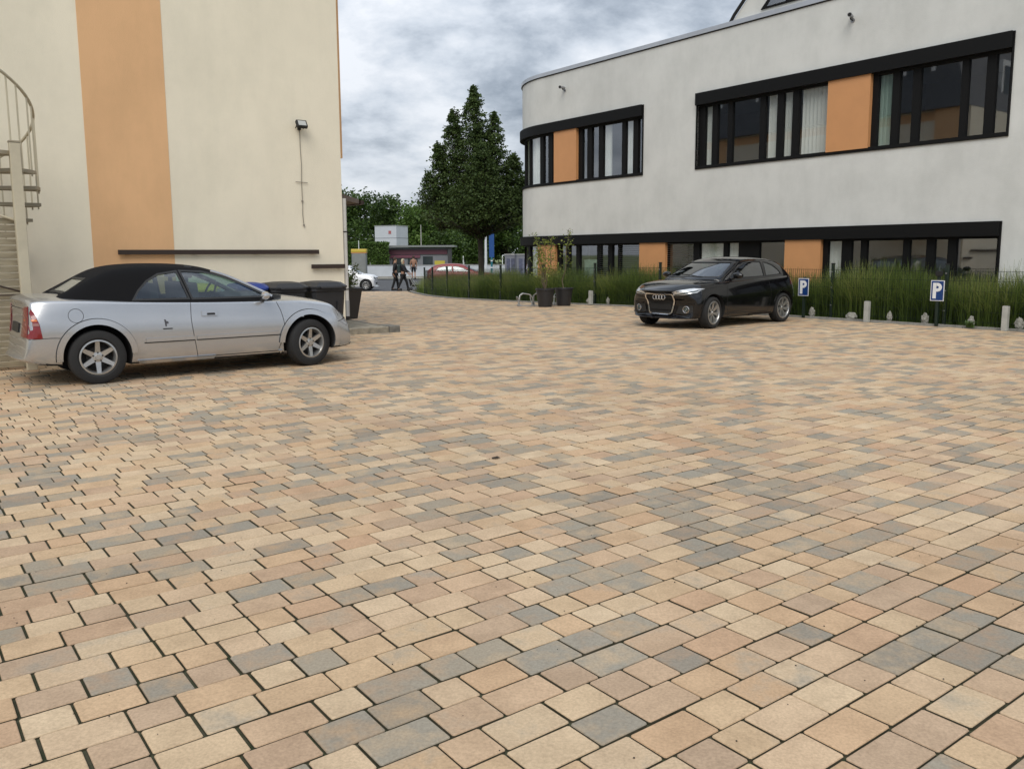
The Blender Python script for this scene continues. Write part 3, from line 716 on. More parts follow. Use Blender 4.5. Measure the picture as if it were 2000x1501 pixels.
m_alloyd = mat('dark wheel well', (.012, .012, .012), .9)
m_inner = mat('car interior', (.03, .032, .034), .85)
m_chrome = mat('chrome', (.75, .75, .76), .12, metal=1)
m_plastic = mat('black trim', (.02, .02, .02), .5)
m_carglass = glassmat('car glass', (.42, .55, .50), .10)
m_carglass_d = glassmat('tinted car glass', (.20, .27, .25), .16)
m_red = mat('red lamp', (.20, .006, .008), .15, spec=.6, coat=.6)
m_amber = mat('amber lamp', (.65, .16, .02), .2, coat=.5)
m_clear = mat('clear lamp', (.7, .72, .74), .12, metal=.35, coat=.8)
m_lampdark = mat('smoked lamp', (.05, .07, .07), .08, coat=1)
def wheel(parent, x, y, r, w, spokes, rimr, sidesign, steer=0, rim_m=None, twin=False, hub='plain'):
    """tyre mesh named wheel with child rim; outer face towards sidesign*y"""
    prof = [(rimr, -w*.42), (rimr+.02, -w*.5), (r-.035, -w*.5), (r-.008, -w*.42), (r, -w*.3), (r, w*.3), (r-.008, w*.42), (r-.035, w*.5), (rimr+.02, w*.5), (rimr, w*.42)]
    b = MB(); b.lathe(prof, 48, ax='y')
    t = b.build('wheel', m_tyre, parent, smooth=True); t.location = (x, y, r); t.rotation_euler = (0, 0, steer)
    b = MB(); q = sidesign
    b.lathe([(rimr-.001, -w*.45*q), (rimr-.001, w*.44*q), (rimr-.018, w*.46*q), (rimr-.028, w*.36*q), (rimr-.035, -.02*q)], 48, ax='y')
    b.lathe([(0, w*.34*q), (.028, w*.34*q), (.032, w*.30*q), (.068, w*.27*q), (.07, .0)], 24, ax='y')
    for k in range(spokes):
        for tw in ((-.11, .11) if twin else (0,)):
            a = 2*PI*k/spokes+PI/2; a2 = a+tw*1.15; a1 = a+tw*.3
            w1, w2 = (.018, .013) if twin else (.030, .021)
            y1, y2 = w*.27*q, w*.40*q
            def pp(rr, an, off_, yy): return (rr*math.cos(an)-off_*math.sin(an), yy, rr*math.sin(an)+off_*math.cos(an))
            vs = [pp(.045, a1, w1, y1), pp(.045, a1, -w1, y1), pp(rimr-.012, a2, -w2, y2), pp(rimr-.012, a2, w2, y2)]
            vs += [pp(.045, a1, w1, y1-.035*q), pp(.045, a1, -w1, y1-.035*q), pp(rimr-.012, a2, -w2, y2-.045*q), pp(rimr-.012, a2, w2, y2-.045*q)]
            b.add(vs, [(0, 1, 2, 3), (7, 6, 5, 4), (0, 4, 5, 1), (1, 5, 6, 2), (2, 6, 7, 3), (3, 7, 4, 0)])
    rim = b.build('rim', rim_m or m_alloy, t, smooth=True)
    b = MB(); b.lathe([(0, -.0), (rimr-.04, -.0)], 32, ax='y'); b.lathe([(.0, .03*q), (.12, .03*q), (.12, 0)], 32, ax='y')
    b.build('brake_disc', m_alloyd, t)
    b = MB()
    for k in range(5):
        a = 2*PI*k/5+.3; b.cyl((.052*math.cos(a), w*.28*q, .052*math.sin(a)), (.052*math.cos(a), w*.30*q, .052*math.sin(a)), .010, n=8)
    b.build('wheel_bolts', m_plastic, t)
    return t
def make_car(name, label, cat, loc, rz, C, group=None):
    root = thing(name, label, cat, loc, rz, group)
    L_ = C['L']
    # --- lower body
    st = []
    for x, zb, zt, zs, ws, wm, *r in C['body']:
        dip = r[0] if r else 0
        zm = zb+.52*(zs-zb)
        st.append((x, [(0, zb), (.60*wm, zb), (.93*wm, zb+.012), (wm*.992, zb+.10), (wm, zm-.02), (wm*.995, zm+.10), (ws*.55+wm*.45, zs-.10), (ws, zs), (ws-.10, zs+.55*(zt-zs)), (ws*.5, zt-.012), (0, zt)], C.get('lean', {}).get(x)))
    o = cage(st, 3, crease_pts=((7, C.get('crease', .35)), (4, .2), (2, .5)))
    full = bake(o); kill(o); bv = bvh_of(full)
    ob = bpy.data.objects.new('b', full); S.collection.objects.link(ob)
    cut = MB()
    for wx in (C['rx'], C['fx']):
        for sg in (1, -1): cut.cyl((wx, sg*.50, C['R']+C.get('arch_up', .0)), (wx, sg*1.3, C['R']+C.get('arch_up', .0)), C['arch'], n=64)
    oc = cut.build('c', m_alloyd); md = ob.modifiers.new('b', 'BOOLEAN'); md.operation = 'DIFFERENCE'; md.object = oc; md.solver = 'EXACT'
    me = bake(ob, 'body'); kill(ob, oc)
    me.materials.clear(); me.materials.append(C['paint']); me.materials.append(m_alloyd); me.materials.append(m_inner)
    cx0, cx1 = C['cabin']
    for p in me.polygons:
        c = p.center; p.material_index = 0
        for wx in (C['rx'], C['fx']):
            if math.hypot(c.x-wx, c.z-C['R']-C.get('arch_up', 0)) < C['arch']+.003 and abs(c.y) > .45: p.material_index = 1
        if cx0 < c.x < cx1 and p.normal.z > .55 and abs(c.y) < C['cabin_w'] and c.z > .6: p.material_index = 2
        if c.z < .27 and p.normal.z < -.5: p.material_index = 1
    smooth_mesh(me, 38); body = link('body', me, root)
    # --- greenhouse
    st = []
    for x, z0, ze, zr, wb, wt in C['top']:
        st.append((x, [(0, z0), (wb*.6, z0), (wb, z0), (wb*.6+wt*.4+.008, z0+.42*(ze-z0)), (wb*.2+wt*.8+.006, z0+.84*(ze-z0)), (wt-.02, ze), (wt*.62, zr-.012), (0, zr)], C.get('topwarp')))
    o = cage(st, 3, crease_pts=((2, .6), (5, .25)))
    gfull = bake(o); kill(o); gv = bvh_of(gfull)
    og = bpy.data.objects.new('g', gfull); S.collection.objects.link(og); kills = [og]
    xs = [s_[0] for s_ in C['top']]; mx_ = (xs[0]+xs[-1])/2; zmid = C.get('zmid', C['top'][0][1])
    inner = gfull.copy(); sxx = 1-.09/(xs[-1]-xs[0]); zc = zmid-.2
    for v in inner.vertices:
        v.co.x = mx_+(v.co.x-mx_)*sxx; v.co.y *= .935; v.co.z = (v.co.z-zc)*.955+zc-.0
        if v.co.z < zmid+.02: v.co.z -= .2
    oi = bpy.data.objects.new('i', inner); S.collection.objects.link(oi); kills.append(oi)
    md = og.modifiers.new('h', 'BOOLEAN'); md.operation = 'DIFFERENCE'; md.object = oi; md.solver = 'EXACT'
    for nm, ax, poly in C['glass']:
        b = MB()
        if ax == 's': b.prism(poly, -2, 2, fr=lambda x, y, z: (x, z, y))
        elif ax == 'f': b.prism(poly, mx_, 9, fr=lambda x, y, z: (z, x, y))
        else: b.prism(poly, -5, mx_, fr=lambda x, y, z: (z, x, y))
        oc = b.build('c', m_inner); kills.append(oc)
        md = og.modifiers.new('w', 'BOOLEAN'); md.operation = 'DIFFERENCE'; md.object = oc; md.solver = 'EXACT'
    me = bake(og, 'roof'); kill(*kills)
    me.materials.clear(); me.materials.append(C['roof_m']); me.materials.append(m_inner)
    for p in me.polygons: p.material_index = 0
    smooth_mesh(me, 35); link(C.get('roof_name', 'roof'), me, root)
    for nm, ax, poly in C['glass']:
        cx_ = sum(p[0] for p in poly)/len(poly); cz_ = sum(p[1] for p in poly)/len(poly)
        big = [(cx_+(x-cx_)*1.02, cz_+(z-cz_)*1.03) for x, z in poly]
        gm = C.get('glass_m', m_carglass)
        if nm == 'rear_window' and C.get('rear_glass_m'): gm = C['rear_glass_m']
        for sg in ((1, -1) if ax == 's' else (1,)):
            patch(gv, big, ax, -.006, 0, nm, gm, root, .06, sg)
            patch(gv, ribbon_closed(poly, .022), ax, .002, 0, 'window_seal', m_plastic, root, .06, sg)
    # --- wheels
    for wx, steer in ((C['rx'], 0), (C['fx'], C.get('steer', 0))):
        for sg in (1, -1): wheel(root, wx, sg*C['track'], C['R'], C['tw'], C['spokes'], C['rimr'], sg, steer, C.get('rim_m'), C.get('twin', False))
    # --- seats, wheel, dash
    for px, ys in C['seats']:
        for y in ys:
            b = MB(); zb = C['top'][0][1]-.25
            b.prism([(-.06, 0), (.06, 0), (0.02, .42), (-.07, .42)], y-.22, y+.22, fr=lambda x, q, z: (px+x, z, zb+q)); b.box((px-.05, y, zb+.46), (.03, .12, .10))
            b.box((px-.05, y, zb+.55), (.09, .25, .15)); b.build('seat', m_inner, root, smooth=True, bevel=.04)
    b = MB(); dx = C['dash']; b.prism([(dx-.25, 0), (dx+.25, 0), (dx+.25, .10), (dx-.05, .14), (dx-.25, .06)], -.62, .62, fr=lambda x, q, z: (x, z, C['top'][0][1]-.12+q)); b.build('dashboard', m_inner, root)
    b = MB(); b.ring((dx-.38, .36, C['top'][0][1]+.0), (-1, 0, .45), .18, .014, 28, 6); b.cyl((dx-.38, .36, C['top'][0][1]), (dx-.1, .36, C['top'][0][1]-.1), .03); b.build('steering_wheel', m_inner, root, smooth=True)
    return root, bv, gv, body
def mirror(root, x, y, z, paint, sg, s=1.0):
    b = MB(); b.lathe([(0, -.10*s), (.055*s, -.085*s), (.078*s, -.02*s), (.07*s, .06*s), (.035*s, .10*s), (0, .105*s)], 18)
    b.v = [(p[0]*.9, p[2]*1.0, p[1]*.85) for p in b.v]
    b.v = [(p[0], p[1], p[2]) for p in b.v]
    mo = b.build('door_mirror', paint, root, smooth=True); mo.location = (x, sg*(y+.10*s), z+.03); mo.rotation_euler.z = R(8*sg)
    b = MB(); b.tube([(x, sg*(y-.05), z-.04), (x, sg*(y+.03), z-.01)], [.03, .022], 8); b.build('mirror_arm', m_plastic, root, smooth=True)
def strut(root, bv, pts, w, m, name, axis='s', off=.004, thick=.0, sg=1, h=.05): return patch(bv, ribbon(pts, w), axis, off, thick, name, m, root, h, sg)
def arc_poly(cx_, cz_, r0, r1, a0, a1, n=28):
    return [(cx_+r1*math.cos(a0+(a1-a0)*i/n), cz_+r1*math.sin(a0+(a1-a0)*i/n)) for i in range(n+1)]+[(cx_+r0*math.cos(a1+(a0-a1)*i/n), cz_+r0*math.sin(a1+(a0-a1)*i/n)) for i in range(n+1)]
# ---------------------------------------------------------------- silver convertible
m_silver = mat('silver paint', (.50, .505, .515), .27, metal=.75, coat=.8, var=.05, vscale=2)
m_cloth = mat('black hood cloth', (.010, .010, .011), .95, spec=.15, bump=.3, bscale=300)
lr = lambda k0: (lambda y, z: .16*max(0, z-.52)**1.0*1.1+.10*(abs(y)/.8)**3)
lf = lambda y, z: -.62*max(0, z-.46)-.20*(abs(y)/.8)**2.5
lf2 = lambda y, z: -.25*max(0, z-.46)-.10*(abs(y)/.8)**2.5
SIL = dict(L=4.26, rx=.80, fx=3.406, R=.312, arch=.375, arch_up=.015, track=.755, tw=.20, spokes=6, rimr=.205, steer=R(13),
    paint=m_silver, roof_m=m_cloth, roof_name='soft_top', cabin=(1.15, 3.05), cabin_w=.70, glass_m=m_carglass, crease=.45,
    lean={-.05: lambda y, z: .20*max(0, z-.50)+.14*(abs(y)/.8)**3, .02: lambda y, z: .20*max(0, z-.50)+.10*(abs(y)/.8)**3, 4.26: lf, 4.20: lf, 4.0: lf2},
    body=[(-.05, .34, .99, .92, .66, .74), (.02, .27, 1.035, .96, .70, .79), (.35, .22, 1.045, .97, .745, .83), (.8, .20, 1.02, .955, .775, .85), (1.15, .19, .97, .93, .785, .855), (1.6, .18, .90, .915, .79, .855), (2.2, .175, .88, .895, .79, .855),
          (2.75, .175, .88, .885, .785, .855), (3.10, .18, .965, .875, .775, .855), (3.45, .19, .925, .845, .76, .852), (3.8, .20, .86, .785, .735, .835), (4.0, .21, .80, .73, .70, .81), (4.20, .22, .70, .64, .66, .78), (4.26, .27, .62, .56, .62, .72)],
    zmid=.96, top=[(.52, .97, 1.0, 1.02, .60, .54), (.62, .94, 1.04, 1.06, .70, .62), (.88, .90, 1.22, 1.27, .745, .61), (1.10, .88, 1.34, 1.385, .76, .57), (1.75, .87, 1.345, 1.39, .77, .555), (2.15, .87, 1.315, 1.36, .77, .555), (2.44, .87, 1.24, 1.27, .77, .575), (3.10, .87, .945, .96, .765, .70), (3.22, .86, .885, .90, .74, .68)],
    topwarp=lambda y, z: -.16*(abs(y)/.7)**2 if z < 1.05 else -.05*(abs(y)/.6)**2,
    glass=[('quarter_window', 's', [(1.24, .955), (1.31, 1.06), (1.42, 1.17), (1.56, 1.25), (1.79, 1.285), (1.885, .95)]), ('door_window', 's', [(1.83, 1.288), (2.10, 1.275), (2.33, 1.215), (2.58, 1.11), (2.87, .965), (2.88, .945), (1.925, .945)]),
           ('windscreen', 'f', [(-.64, .955), (-.50, 1.245), (.50, 1.245), (.64, .955)]), ('rear_window', 'r', [(-.42, 1.05), (-.36, 1.205), (.36, 1.205), (.42, 1.05)])],
    rear_glass_m=mat('plastic rear window', (.30, .29, .24), .25, spec=.6), seats=((1.55, (-.3, .3)), (2.02, (-.36, .36))), dash=2.86)
w_ = Vector((-4.775, 9.701, 0))-nv*.80+dv*.86
car, bv, gv, body = make_car('parked_convertible', 'silver convertible with black cloth top parked by the cream wall', 'car', w_, YAW_N, SIL)
def trim_silver(root, bv, gv):
    for sg in (-1, 1):
        # silver windscreen pillar
        pts = []
        for x in np.linspace(2.22, 3.10, 14):
            hit = gv.ray_cast(Vector((x, sg*float(np.interp(x, [2.15, 2.44, 3.1], [.525, .555, .69])), 3)), Vector((0, 0, -1)))[0]
            if hit: pts.append(hit+Vector((0, 0, .0)))
        b = MB(); b.tube(pts, .026, 8); b.build('windscreen_pillar', m_silver, root, smooth=True)
        for seg in ([(1.31, .447), (1.90, .447)], [(1.92, .447), (2.99, .447)]): strut(root, bv, seg, .016, m_plastic, 'strip_painted_shadow', off=.002, sg=sg)  # shadow line under the rubbing strip, painted as a dark ribbon
        for wx in (SIL['rx'], SIL['fx']):
            a0, a1 = (R(-12), R(178)) if wx > 2 else (R(2), R(186))
            patch(bv, arc_poly(wx, SIL['R']+.015, .365, .430, a0, a1), 's', .002, .028, 'wheel_arch', m_silver, root, .05, sg)
            patch(bv, arc_poly(wx, SIL['R']+.015, .430, .437, a0, a1), 's', .0015, .0, 'arch_painted_shadow', m_plastic, root, .05, sg)  # dark ribbon imitating the shade line around the arch lip
        strut(root, bv, curve2([(1.885, .90), (1.87, .70), (1.89, .50), (1.93, .23)]), .007, m_dark, 'door_gap', off=.0015, sg=sg)
        strut(root, bv, curve2([(2.98, .87), (3.03, .72), (3.05, .5), (2.97, .26)]), .007, m_dark, 'door_gap', off=.0015, sg=sg)
        strut(root, bv, [(1.93, .235), (2.97, .235)], .008, m_dark, 'sill_gap', off=.0015, sg=sg)
        strut(root, bv, [(1.23, .20), (3.02, .20)], .075, m_silver, 'side_skirt', off=.003, thick=.02, sg=sg)
        strut(root, bv, [(1.33, .475), (1.895, .475)], .042, m_silver, 'rubbing_strip', off=.002, thick=.016, sg=sg)
        strut(root, bv, [(1.925, .475), (2.97, .475)], .042, m_silver, 'rubbing_strip', off=.002, thick=.016, sg=sg)
        strut(root, bv, [(2.0, .765), (2.19, .765)], .06, m_silver, 'door_handle', off=.002, thick=.02, sg=sg)
        patch(bv, [(2.06, .74), (2.16, .74), (2.155, .765), (2.06, .765)], 's', .024, 0, 'handle_recess', m_dark, root, .05, sg)
        strut(root, bv, curve2([(.06, .55), (.3, .56), (.43, .555)]), .007, m_dark, 'bumper_gap', off=.0015, sg=sg)
        strut(root, bv, curve2([(3.83, .575), (3.98, .60), (4.12, .60)]), .007, m_dark, 'bumper_gap', off=.0015, sg=sg)
        patch(bv, [(.02, .56), (.25, .56), (.23, .72), (.19, .85), (.145, .92), (.09, .93), (.03, .82)], 's', .003, .006, 'tail_lamp', m_red, root, .04, sg)
        patch(bv, [(.12, .75), (.215, .75), (.208, .772), (.12, .772)], 's', .012, 0, 'indicator', m_amber, root, .04, sg)
        patch(bv, [(.12, .70), (.23, .70), (.224, .73), (.12, .73)], 's', .012, 0, 'reversing_lamp', mat('frosted lamp', (.30, .14, .13), .3), root, .04, sg)
        patch(bv, [(3.97, .60), (4.14, .60), (4.16, .66), (4.07, .725), (3.99, .745), (3.95, .70)], 's', .003, .004, 'headlamp', m_lampdark, root, .04, sg)
        patch(bv, [(3.27, .665), (3.33, .665), (3.335, .69), (3.26, .69)], 's', .003, .004, 'side_indicator', m_clear, root, .04, sg)
        patch(bv, ribbon([(.60+.078*math.cos(a), .80+.078*math.sin(a)) for a in np.linspace(0, 2*PI, 36)], .005), 's', .0015, 0, 'fuel_flap', m_dark, root, .05, sg)
        patch(bv, [(.47*sg, .57), (.73*sg, .57), (.72*sg, .74), (.67*sg, .91), (.56*sg, .91), (.50*sg, .75)], 'r', .004, .006, 'tail_lamp', m_red, root, .05)
        mirror(root, 2.80, .80, .93, m_silver, sg, .8)
        patch(bv, [(1.56, .63), (1.575, .63), (1.575, .66), (1.60, .665), (1.595, .69), (1.575, .69), (1.57, .71), (1.55, .715), (1.555, .67)], 's', .003, 0, 'emblem', mat('dark emblem', (.06, .06, .07), .4), root, .05, sg)
        strut(root, bv, [(1.53, .602), (1.64, .602)], .014, m_plastic, 'script_badge', off=.003, sg=sg)
        patch(bv, [(2.80, .93), (3.0, .93), (3.0, .90), (2.80, .90)], 's', .004, 0, 'mirror_triangle', m_plastic, root, .05, sg)
    patch(bv, [(-.26, .60), (.26, .60), (.26, .71), (-.26, .71)], 'r', .006, .006, 'number_plate', m_plastic, root, .06)
    patch(bv, ribbon([(-.70, .885), (.70, .885)], .008), 'r', .0015, 0, 'boot_gap', m_dark, root, .06)
    strut(root, bv, [(4.02, .235), (4.26, .235)], .05, m_plastic, 'front_lip', off=.002, thick=.02, sg=-1)
    patch(bv, [(-.45, .30), (.45, .30), (.45, .40), (-.45, .40)], 'f', .004, 0, 'front_intake', m_dark, root, .06)
    patch(bv, [(-.40, .56), (.40, .56), (.36, .61), (-.36, .61)], 'f', .004, 0, 'grille', m_dark, root, .06)
    b = MB(); b.tube([(3.0, -.5, .95), (2.93, -.2, .975), (2.9, .1, .985)], .012); b.build('wiper', m_dark, root)
trim_silver(car, bv, gv)
# ---------------------------------------------------------------- black hatchback
m_blackp = mat('black paint', (.004, .004, .005), .15, spec=.25, coat=.7)
nose = lambda y, z: -.10*max(0, z-.62)*3-.06*max(0, .34-z)*3-.30*(abs(y)/.8)**2.6
nose2 = lambda y, z: -.08*max(0, z-.62)*2-.13*(abs(y)/.8)**2.6
BLK = dict(L=3.95, rx=.66, fx=3.13, R=.312, arch=.365, arch_up=.01, track=.765, tw=.215, spokes=7, rimr=.232, steer=R(7), twin=True,
    paint=m_blackp, roof_m=m_blackp, cabin=(.7, 2.85), cabin_w=.68, glass_m=m_carglass_d, crease=.3,
    lean={0.0: lambda y, z: .20*max(0, z-.55)+.15*(abs(y)/.8)**3, .07: lambda y, z: .18*max(0, z-.55)+.10*(abs(y)/.8)**3, 3.95: nose, 3.88: nose, 3.66: nose2},
    body=[(0.0, .32, 1.0, .93, .66, .76), (.07, .26, 1.02, .98, .70, .81), (.35, .22, 1.0, .985, .76, .86), (.7, .20, .99, .975, .785, .87), (1.2, .185, .93, .96, .80, .87), (1.8, .18, .90, .94, .80, .868),
          (2.4, .18, .90, .92, .80, .868), (2.85, .18, .96, .90, .795, .868), (3.13, .19, .955, .875, .785, .87), (3.45, .20, .915, .84, .755, .862), (3.66, .20, .88, .80, .73, .845), (3.88, .19, .80, .735, .70, .83), (3.95, .23, .74, .68, .64, .76)],
    zmid=.98, top=[(.13, .955, .995, 1.005, .54, .48), (.25, .955, 1.11, 1.13, .68, .57), (.50, .95, 1.27, 1.31, .755, .575), (.85, .93, 1.345, 1.385, .775, .57), (1.40, .92, 1.375, 1.415, .79, .57), (1.90, .91, 1.345, 1.395, .79, .57), (2.15, .90, 1.28, 1.325, .785, .58), (2.90, .90, .975, .995, .76, .68), (3.02, .89, .93, .945, .73, .66)],
    topwarp=lambda y, z: -.17*(abs(y)/.7)**2 if z < 1.05 else -.06*(abs(y)/.6)**2,
    glass=[('quarter_window', 's', [(.58, 1.03), (.66, 1.13), (.80, 1.22), (1.0, 1.28), (1.13, 1.29), (1.20, 1.0)]), ('door_window', 's', [(1.22, 1.295), (1.60, 1.30), (1.85, 1.265), (2.10, 1.175), (2.42, 1.00), (2.44, .975), (1.27, .995)]),
           ('windscreen', 'f', [(-.66, 1.0), (-.53, 1.29), (.53, 1.29), (.66, 1.0)]), ('rear_window', 'r', [(-.50, 1.08), (-.44, 1.27), (.44, 1.27), (.50, 1.08)])],
    seats=((.85, (-.3, .3)), (1.55, (-.36, .36))), dash=2.62)
# its nose points towards -nv; left flank (driver's side of the picture) faces the camera
fw_, rw_ = Vector((3.938, 16.597, 0)), Vector((5.918, 18.273, 0))
hd_ = (fw_-rw_).normalized(); lf_ = Vector((-hd_.y, hd_.x, 0))
mid = (fw_+rw_)/2-lf_*.87
orig = mid-hd_*((BLK['rx']+BLK['fx'])/2)
car2, bv, gv, body = make_car('parked_hatchback', 'black three-door hatchback parked in front of the grass bed', 'car', orig, math.atan2(hd_.y, hd_.x), BLK)
def trim_black(root, bv, gv):
    for sg in (-1, 1):
        for wx in (BLK['rx'], BLK['fx']): patch(bv, arc_poly(wx, BLK['R']+.01, .362, .382, R(8), R(172)), 's', .001, .008, 'wheel_arch', m_blackp, root, .05, sg)
        strut(root, bv, curve2([(1.20, .96), (1.16, .75), (1.17, .5), (1.24, .28)]), .007, m_dark, 'door_gap', off=.0015, sg=sg)
        strut(root, bv, curve2([(2.62, .90), (2.68, .72), (2.70, .5), (2.66, .28)]), .007, m_dark, 'door_gap', off=.0015, sg=sg)
        strut(root, bv, [(1.24, .27), (2.66, .27)], .007, m_dark, 'sill_gap', off=.0015, sg=sg)
        strut(root, bv, curve2([(.25, .93), (1.2, .90), (2.2, .865), (3.2, .80), (3.6, .745)]), .010, m_blackp, 'shoulder_crease', off=.001, thick=.006, sg=sg)
        strut(root, bv, [(1.05, .205), (2.72, .205)], .05, m_plastic, 'side_skirt', off=.003, thick=.015, sg=sg)
        strut(root, bv, [(1.32, .82), (1.52, .825)], .035, m_blackp, 'door_handle', off=.004, thick=.022, sg=sg)
        mirror(root, 2.42, .81, 1.0, m_blackp, sg, 1.0)
        # headlamp wraps round the corner
        y0 = .36*sg; y1 = .80*sg
        hp = [(y0, .655), (.60*sg, .675), (.765*sg, .715), (.80*sg, .79), (.70*sg, .80), (.52*sg, .765), (y0, .725)]
        patch(bv, hp, 'f', .004, .004, 'headlamp', m_clear, root, .03)
        patch(bv, [(y0+.02*sg, .66), (.60*sg, .69), (.75*sg, .73), (.77*sg, .755), (.60*sg, .72), (y0+.02*sg, .68)], 'f', .011, 0, 'lamp_shade', m_lampdark, root, .03)
        b = MB(); hit, no, _, _ = bv.ray_cast(Vector((8, .60*sg, .385)), Vector((-1, 0, 0))); b.ring(hit+Vector((.008, 0, 0)), (1, .25*sg, 0), .062, .009, 28, 8); b.build('fog_lamp_ring', m_chrome, root, smooth=True)
        b = MB(); b.cyl(hit-Vector((.01, 0, 0)), hit+Vector((.012, .003*sg, 0)), .048, .045, 20); b.cyl(hit+Vector((.012, .003*sg, 0)), hit+Vector((.02, .004*sg, 0)), .03, .02, 16); b.build('fog_lamp', m_lampdark, root, smooth=True)
        patch(bv, [(.38*sg, .30), (.74*sg, .33), (.74*sg, .47), (.44*sg, .47)], 'f', .002, 0, 'side_intake', m_plastic, root, .04)
        strut(root, bv, curve2([(.47*sg, .485), (.62*sg, .49), (.77*sg, .50)]), .014, m_blackp, 'intake_blade', 'f', .004, .02)
        strut(root, bv, curve2([(.42*sg, .30), (.62*sg, .295), (.78*sg, .31)]), .014, m_blackp, 'intake_blade', 'f', .004, .02)
        patch(bv, [(.06, .80), (.33, .80), (.30, .90), (.06, .91)], 's', .003, .004, 'tail_lamp', m_red, root, .04, sg)
        strut(root, gv, curve2([(.45, 1.225), (.70, 1.31), (1.2, 1.352), (1.7, 1.345), (2.0, 1.285), (2.35, 1.135), (2.75, .965)]), .022, m_blackp, 'roof_arch', off=.004, thick=.006, sg=sg)
    gp2 = [(-.30, .69), (-.345, .665), (-.355, .59), (-.28, .31), (-.23, .28), (.23, .28), (.28, .31), (.355, .59), (.345, .665), (.30, .69)]
    patch(bv, gp2, 'f', .003, 0, 'grille', m_dark, root, .04)
    patch(bv, ribbon_closed(gp2, .030), 'f', .012, .014, 'grille_frame', m_chrome, root, .04)
    for k in range(5):
        z = .64-k*.035
        strut(root, bv, [(-.34, z), (.34, z)], .008, m_plastic, 'grille_bar', 'f', .006, .005)
    hit, no, _, _ = bv.ray_cast(Vector((8, 0, .615)), Vector((-1, 0, 0)))
    b = MB()
    for k in range(4): b.ring(hit+Vector((.022, (-1.5+k)*.072, 0)), (1, 0, 0), .045, .0085, 28, 8)
    b.build('ring_emblem', m_chrome, root, smooth=True)
    patch(bv, [(-.27, .37), (.27, .37), (.27, .49), (-.27, .49)], 'f', .02, .01, 'number_plate', m_dark, root, .06)
    strut(root, bv, curve2([(3.02, -.60), (3.3, -.56), (3.6, -.47), (3.82, -.34)]), .007, m_dark, 'bonnet_gap', 't', .0015)
    strut(root, bv, curve2([(3.02, .60), (3.3, .56), (3.6, .47), (3.82, .34)]), .007, m_dark, 'bonnet_gap', 't', .0015)
    patch(bv, ribbon([(-.32, .725), (.32, .725)], .007), 'f', .0015, 0, 'bonnet_gap', m_dark, root, .06)
    patch(bv, [(-.5, .195), (.5, .195), (.5, .23), (-.5, .23)], 'f', .004, .01, 'front_lip', m_plastic, root, .06)
    b = MB(); b.tube([(2.98, .45, 1.0), (2.92, .1, 1.035), (2.86, -.2, 1.05)], .010); b.build('wiper', m_dark, root)
trim_black(car2, bv, gv)
# ---------------------------------------------------------------- two cars on the street
m_whitep = mat('white paint', (.78, .79, .80), .2, coat=.8)
m_redp = mat('red paint', (.22, .018, .015), .4, coat=.15)
def small_car(name, label, loc, rz, paint, L_=3.55, H_=1.48, wagon=False):
    k = L_/3.95; ns = lambda y, z: -.45*max(0, z-.60)-.22*(abs(y)/.8)**2.5
    sc_ = lambda pts: [(x*k, *r) for x, *r in pts]
    D = dict(BLK); D.update(L=L_, rx=.60*k, fx=3.18*k, paint=paint, roof_m=paint, steer=0, twin=False, spokes=8, R=.30, arch=.35, rimr=.2, glass_m=m_carglass, lean={3.95*k: ns, 3.88*k: ns, 0.0: BLK['lean'][0.0]},
        body=[(x*k, zb, zt, zs, ws-.03, wm-.03) for x, zb, zt, zs, ws, wm in BLK['body']], cabin=(.7*k, 2.85*k), seats=((1.6*k, (-.34, .34)),), dash=2.62*k)
    hz = H_-1.415
    D['top'] = [(x*k, z0, ze+hz*min(1, (ze-.95)/.4), zr+hz*min(1, (zr-.95)/.4), wb-.02, wt) for x, z0, ze, zr, wb, wt in BLK['top']]
    D['top'] = [(x, z0, max(ze, z0+.02), max(zr, z0+.03), wb, wt) for x, z0, ze, zr, wb, wt in D['top']]
    D['glass'] = [('rear_door_window', 's', [(.55*k, 1.04), (.75*k, 1.22), (1.2*k, 1.29), (1.45*k, 1.29), (1.48*k, .99)]), ('door_window', 's', [(1.53*k, 1.29), (1.75*k, 1.28), (2.05*k, 1.19), (2.42*k, 1.0), (2.42*k, .98), (1.56*k, .98)]),
                  ('windscreen', 'f', [(-.62, 1.0), (-.50, 1.29), (.50, 1.29), (.62, 1.0)]), ('rear_window', 'r', [(-.48, 1.08), (-.42, 1.27), (.42, 1.27), (.48, 1.08)])]
    root, b1, g1, _ = make_car(name, label, 'car', loc, rz, D)
    for sg in (-1, 1):
        patch(b1, [(.45*sg, .62), (.70*sg, .64), (.74*sg, .77), (.60*sg, .76)], 'f', .004, .004, 'headlamp', m_lampdark, root, .05)
        patch(b1, [(.06, .72), (.30, .72), (.27, .93), (.10, .95)], 's', .003, .004, 'tail_lamp', m_red, root, .05, sg)
        mirror(root, 2.42*k, .79, 1.0, paint, sg)
        strut(root, b1, curve2([(1.48*k, .96), (1.45*k, .6), (1.5*k, .28)]), .010, m_dark, 'door_gap', off=.0015, sg=sg)
        strut(root, b1, curve2([(2.62*k, .9), (2.68*k, .6), (2.66*k, .28)]), .010, m_dark, 'door_gap', off=.0015, sg=sg)
        strut(root, b1, [(1.45*k, .80), (1.6*k, .80)], .035, paint, 'door_handle', off=.004, thick=.02, sg=sg)
    patch(b1, [(-.42, .33), (.42, .33), (.46, .45), (-.46, .45)], 'f', .004, 0, 'front_intake', m_dark, root, .06)
    return root
small_car('white_car', 'small white car passing on the street behind the tall dark planter', (-10.95, 47.6, -.46), R(3), m_whitep, 3.54)
small_car('red_car', 'red car on the street half hidden behind the grass', (-5.05, 50.5, -.46), R(0), m_redp, 4.2, 1.46)
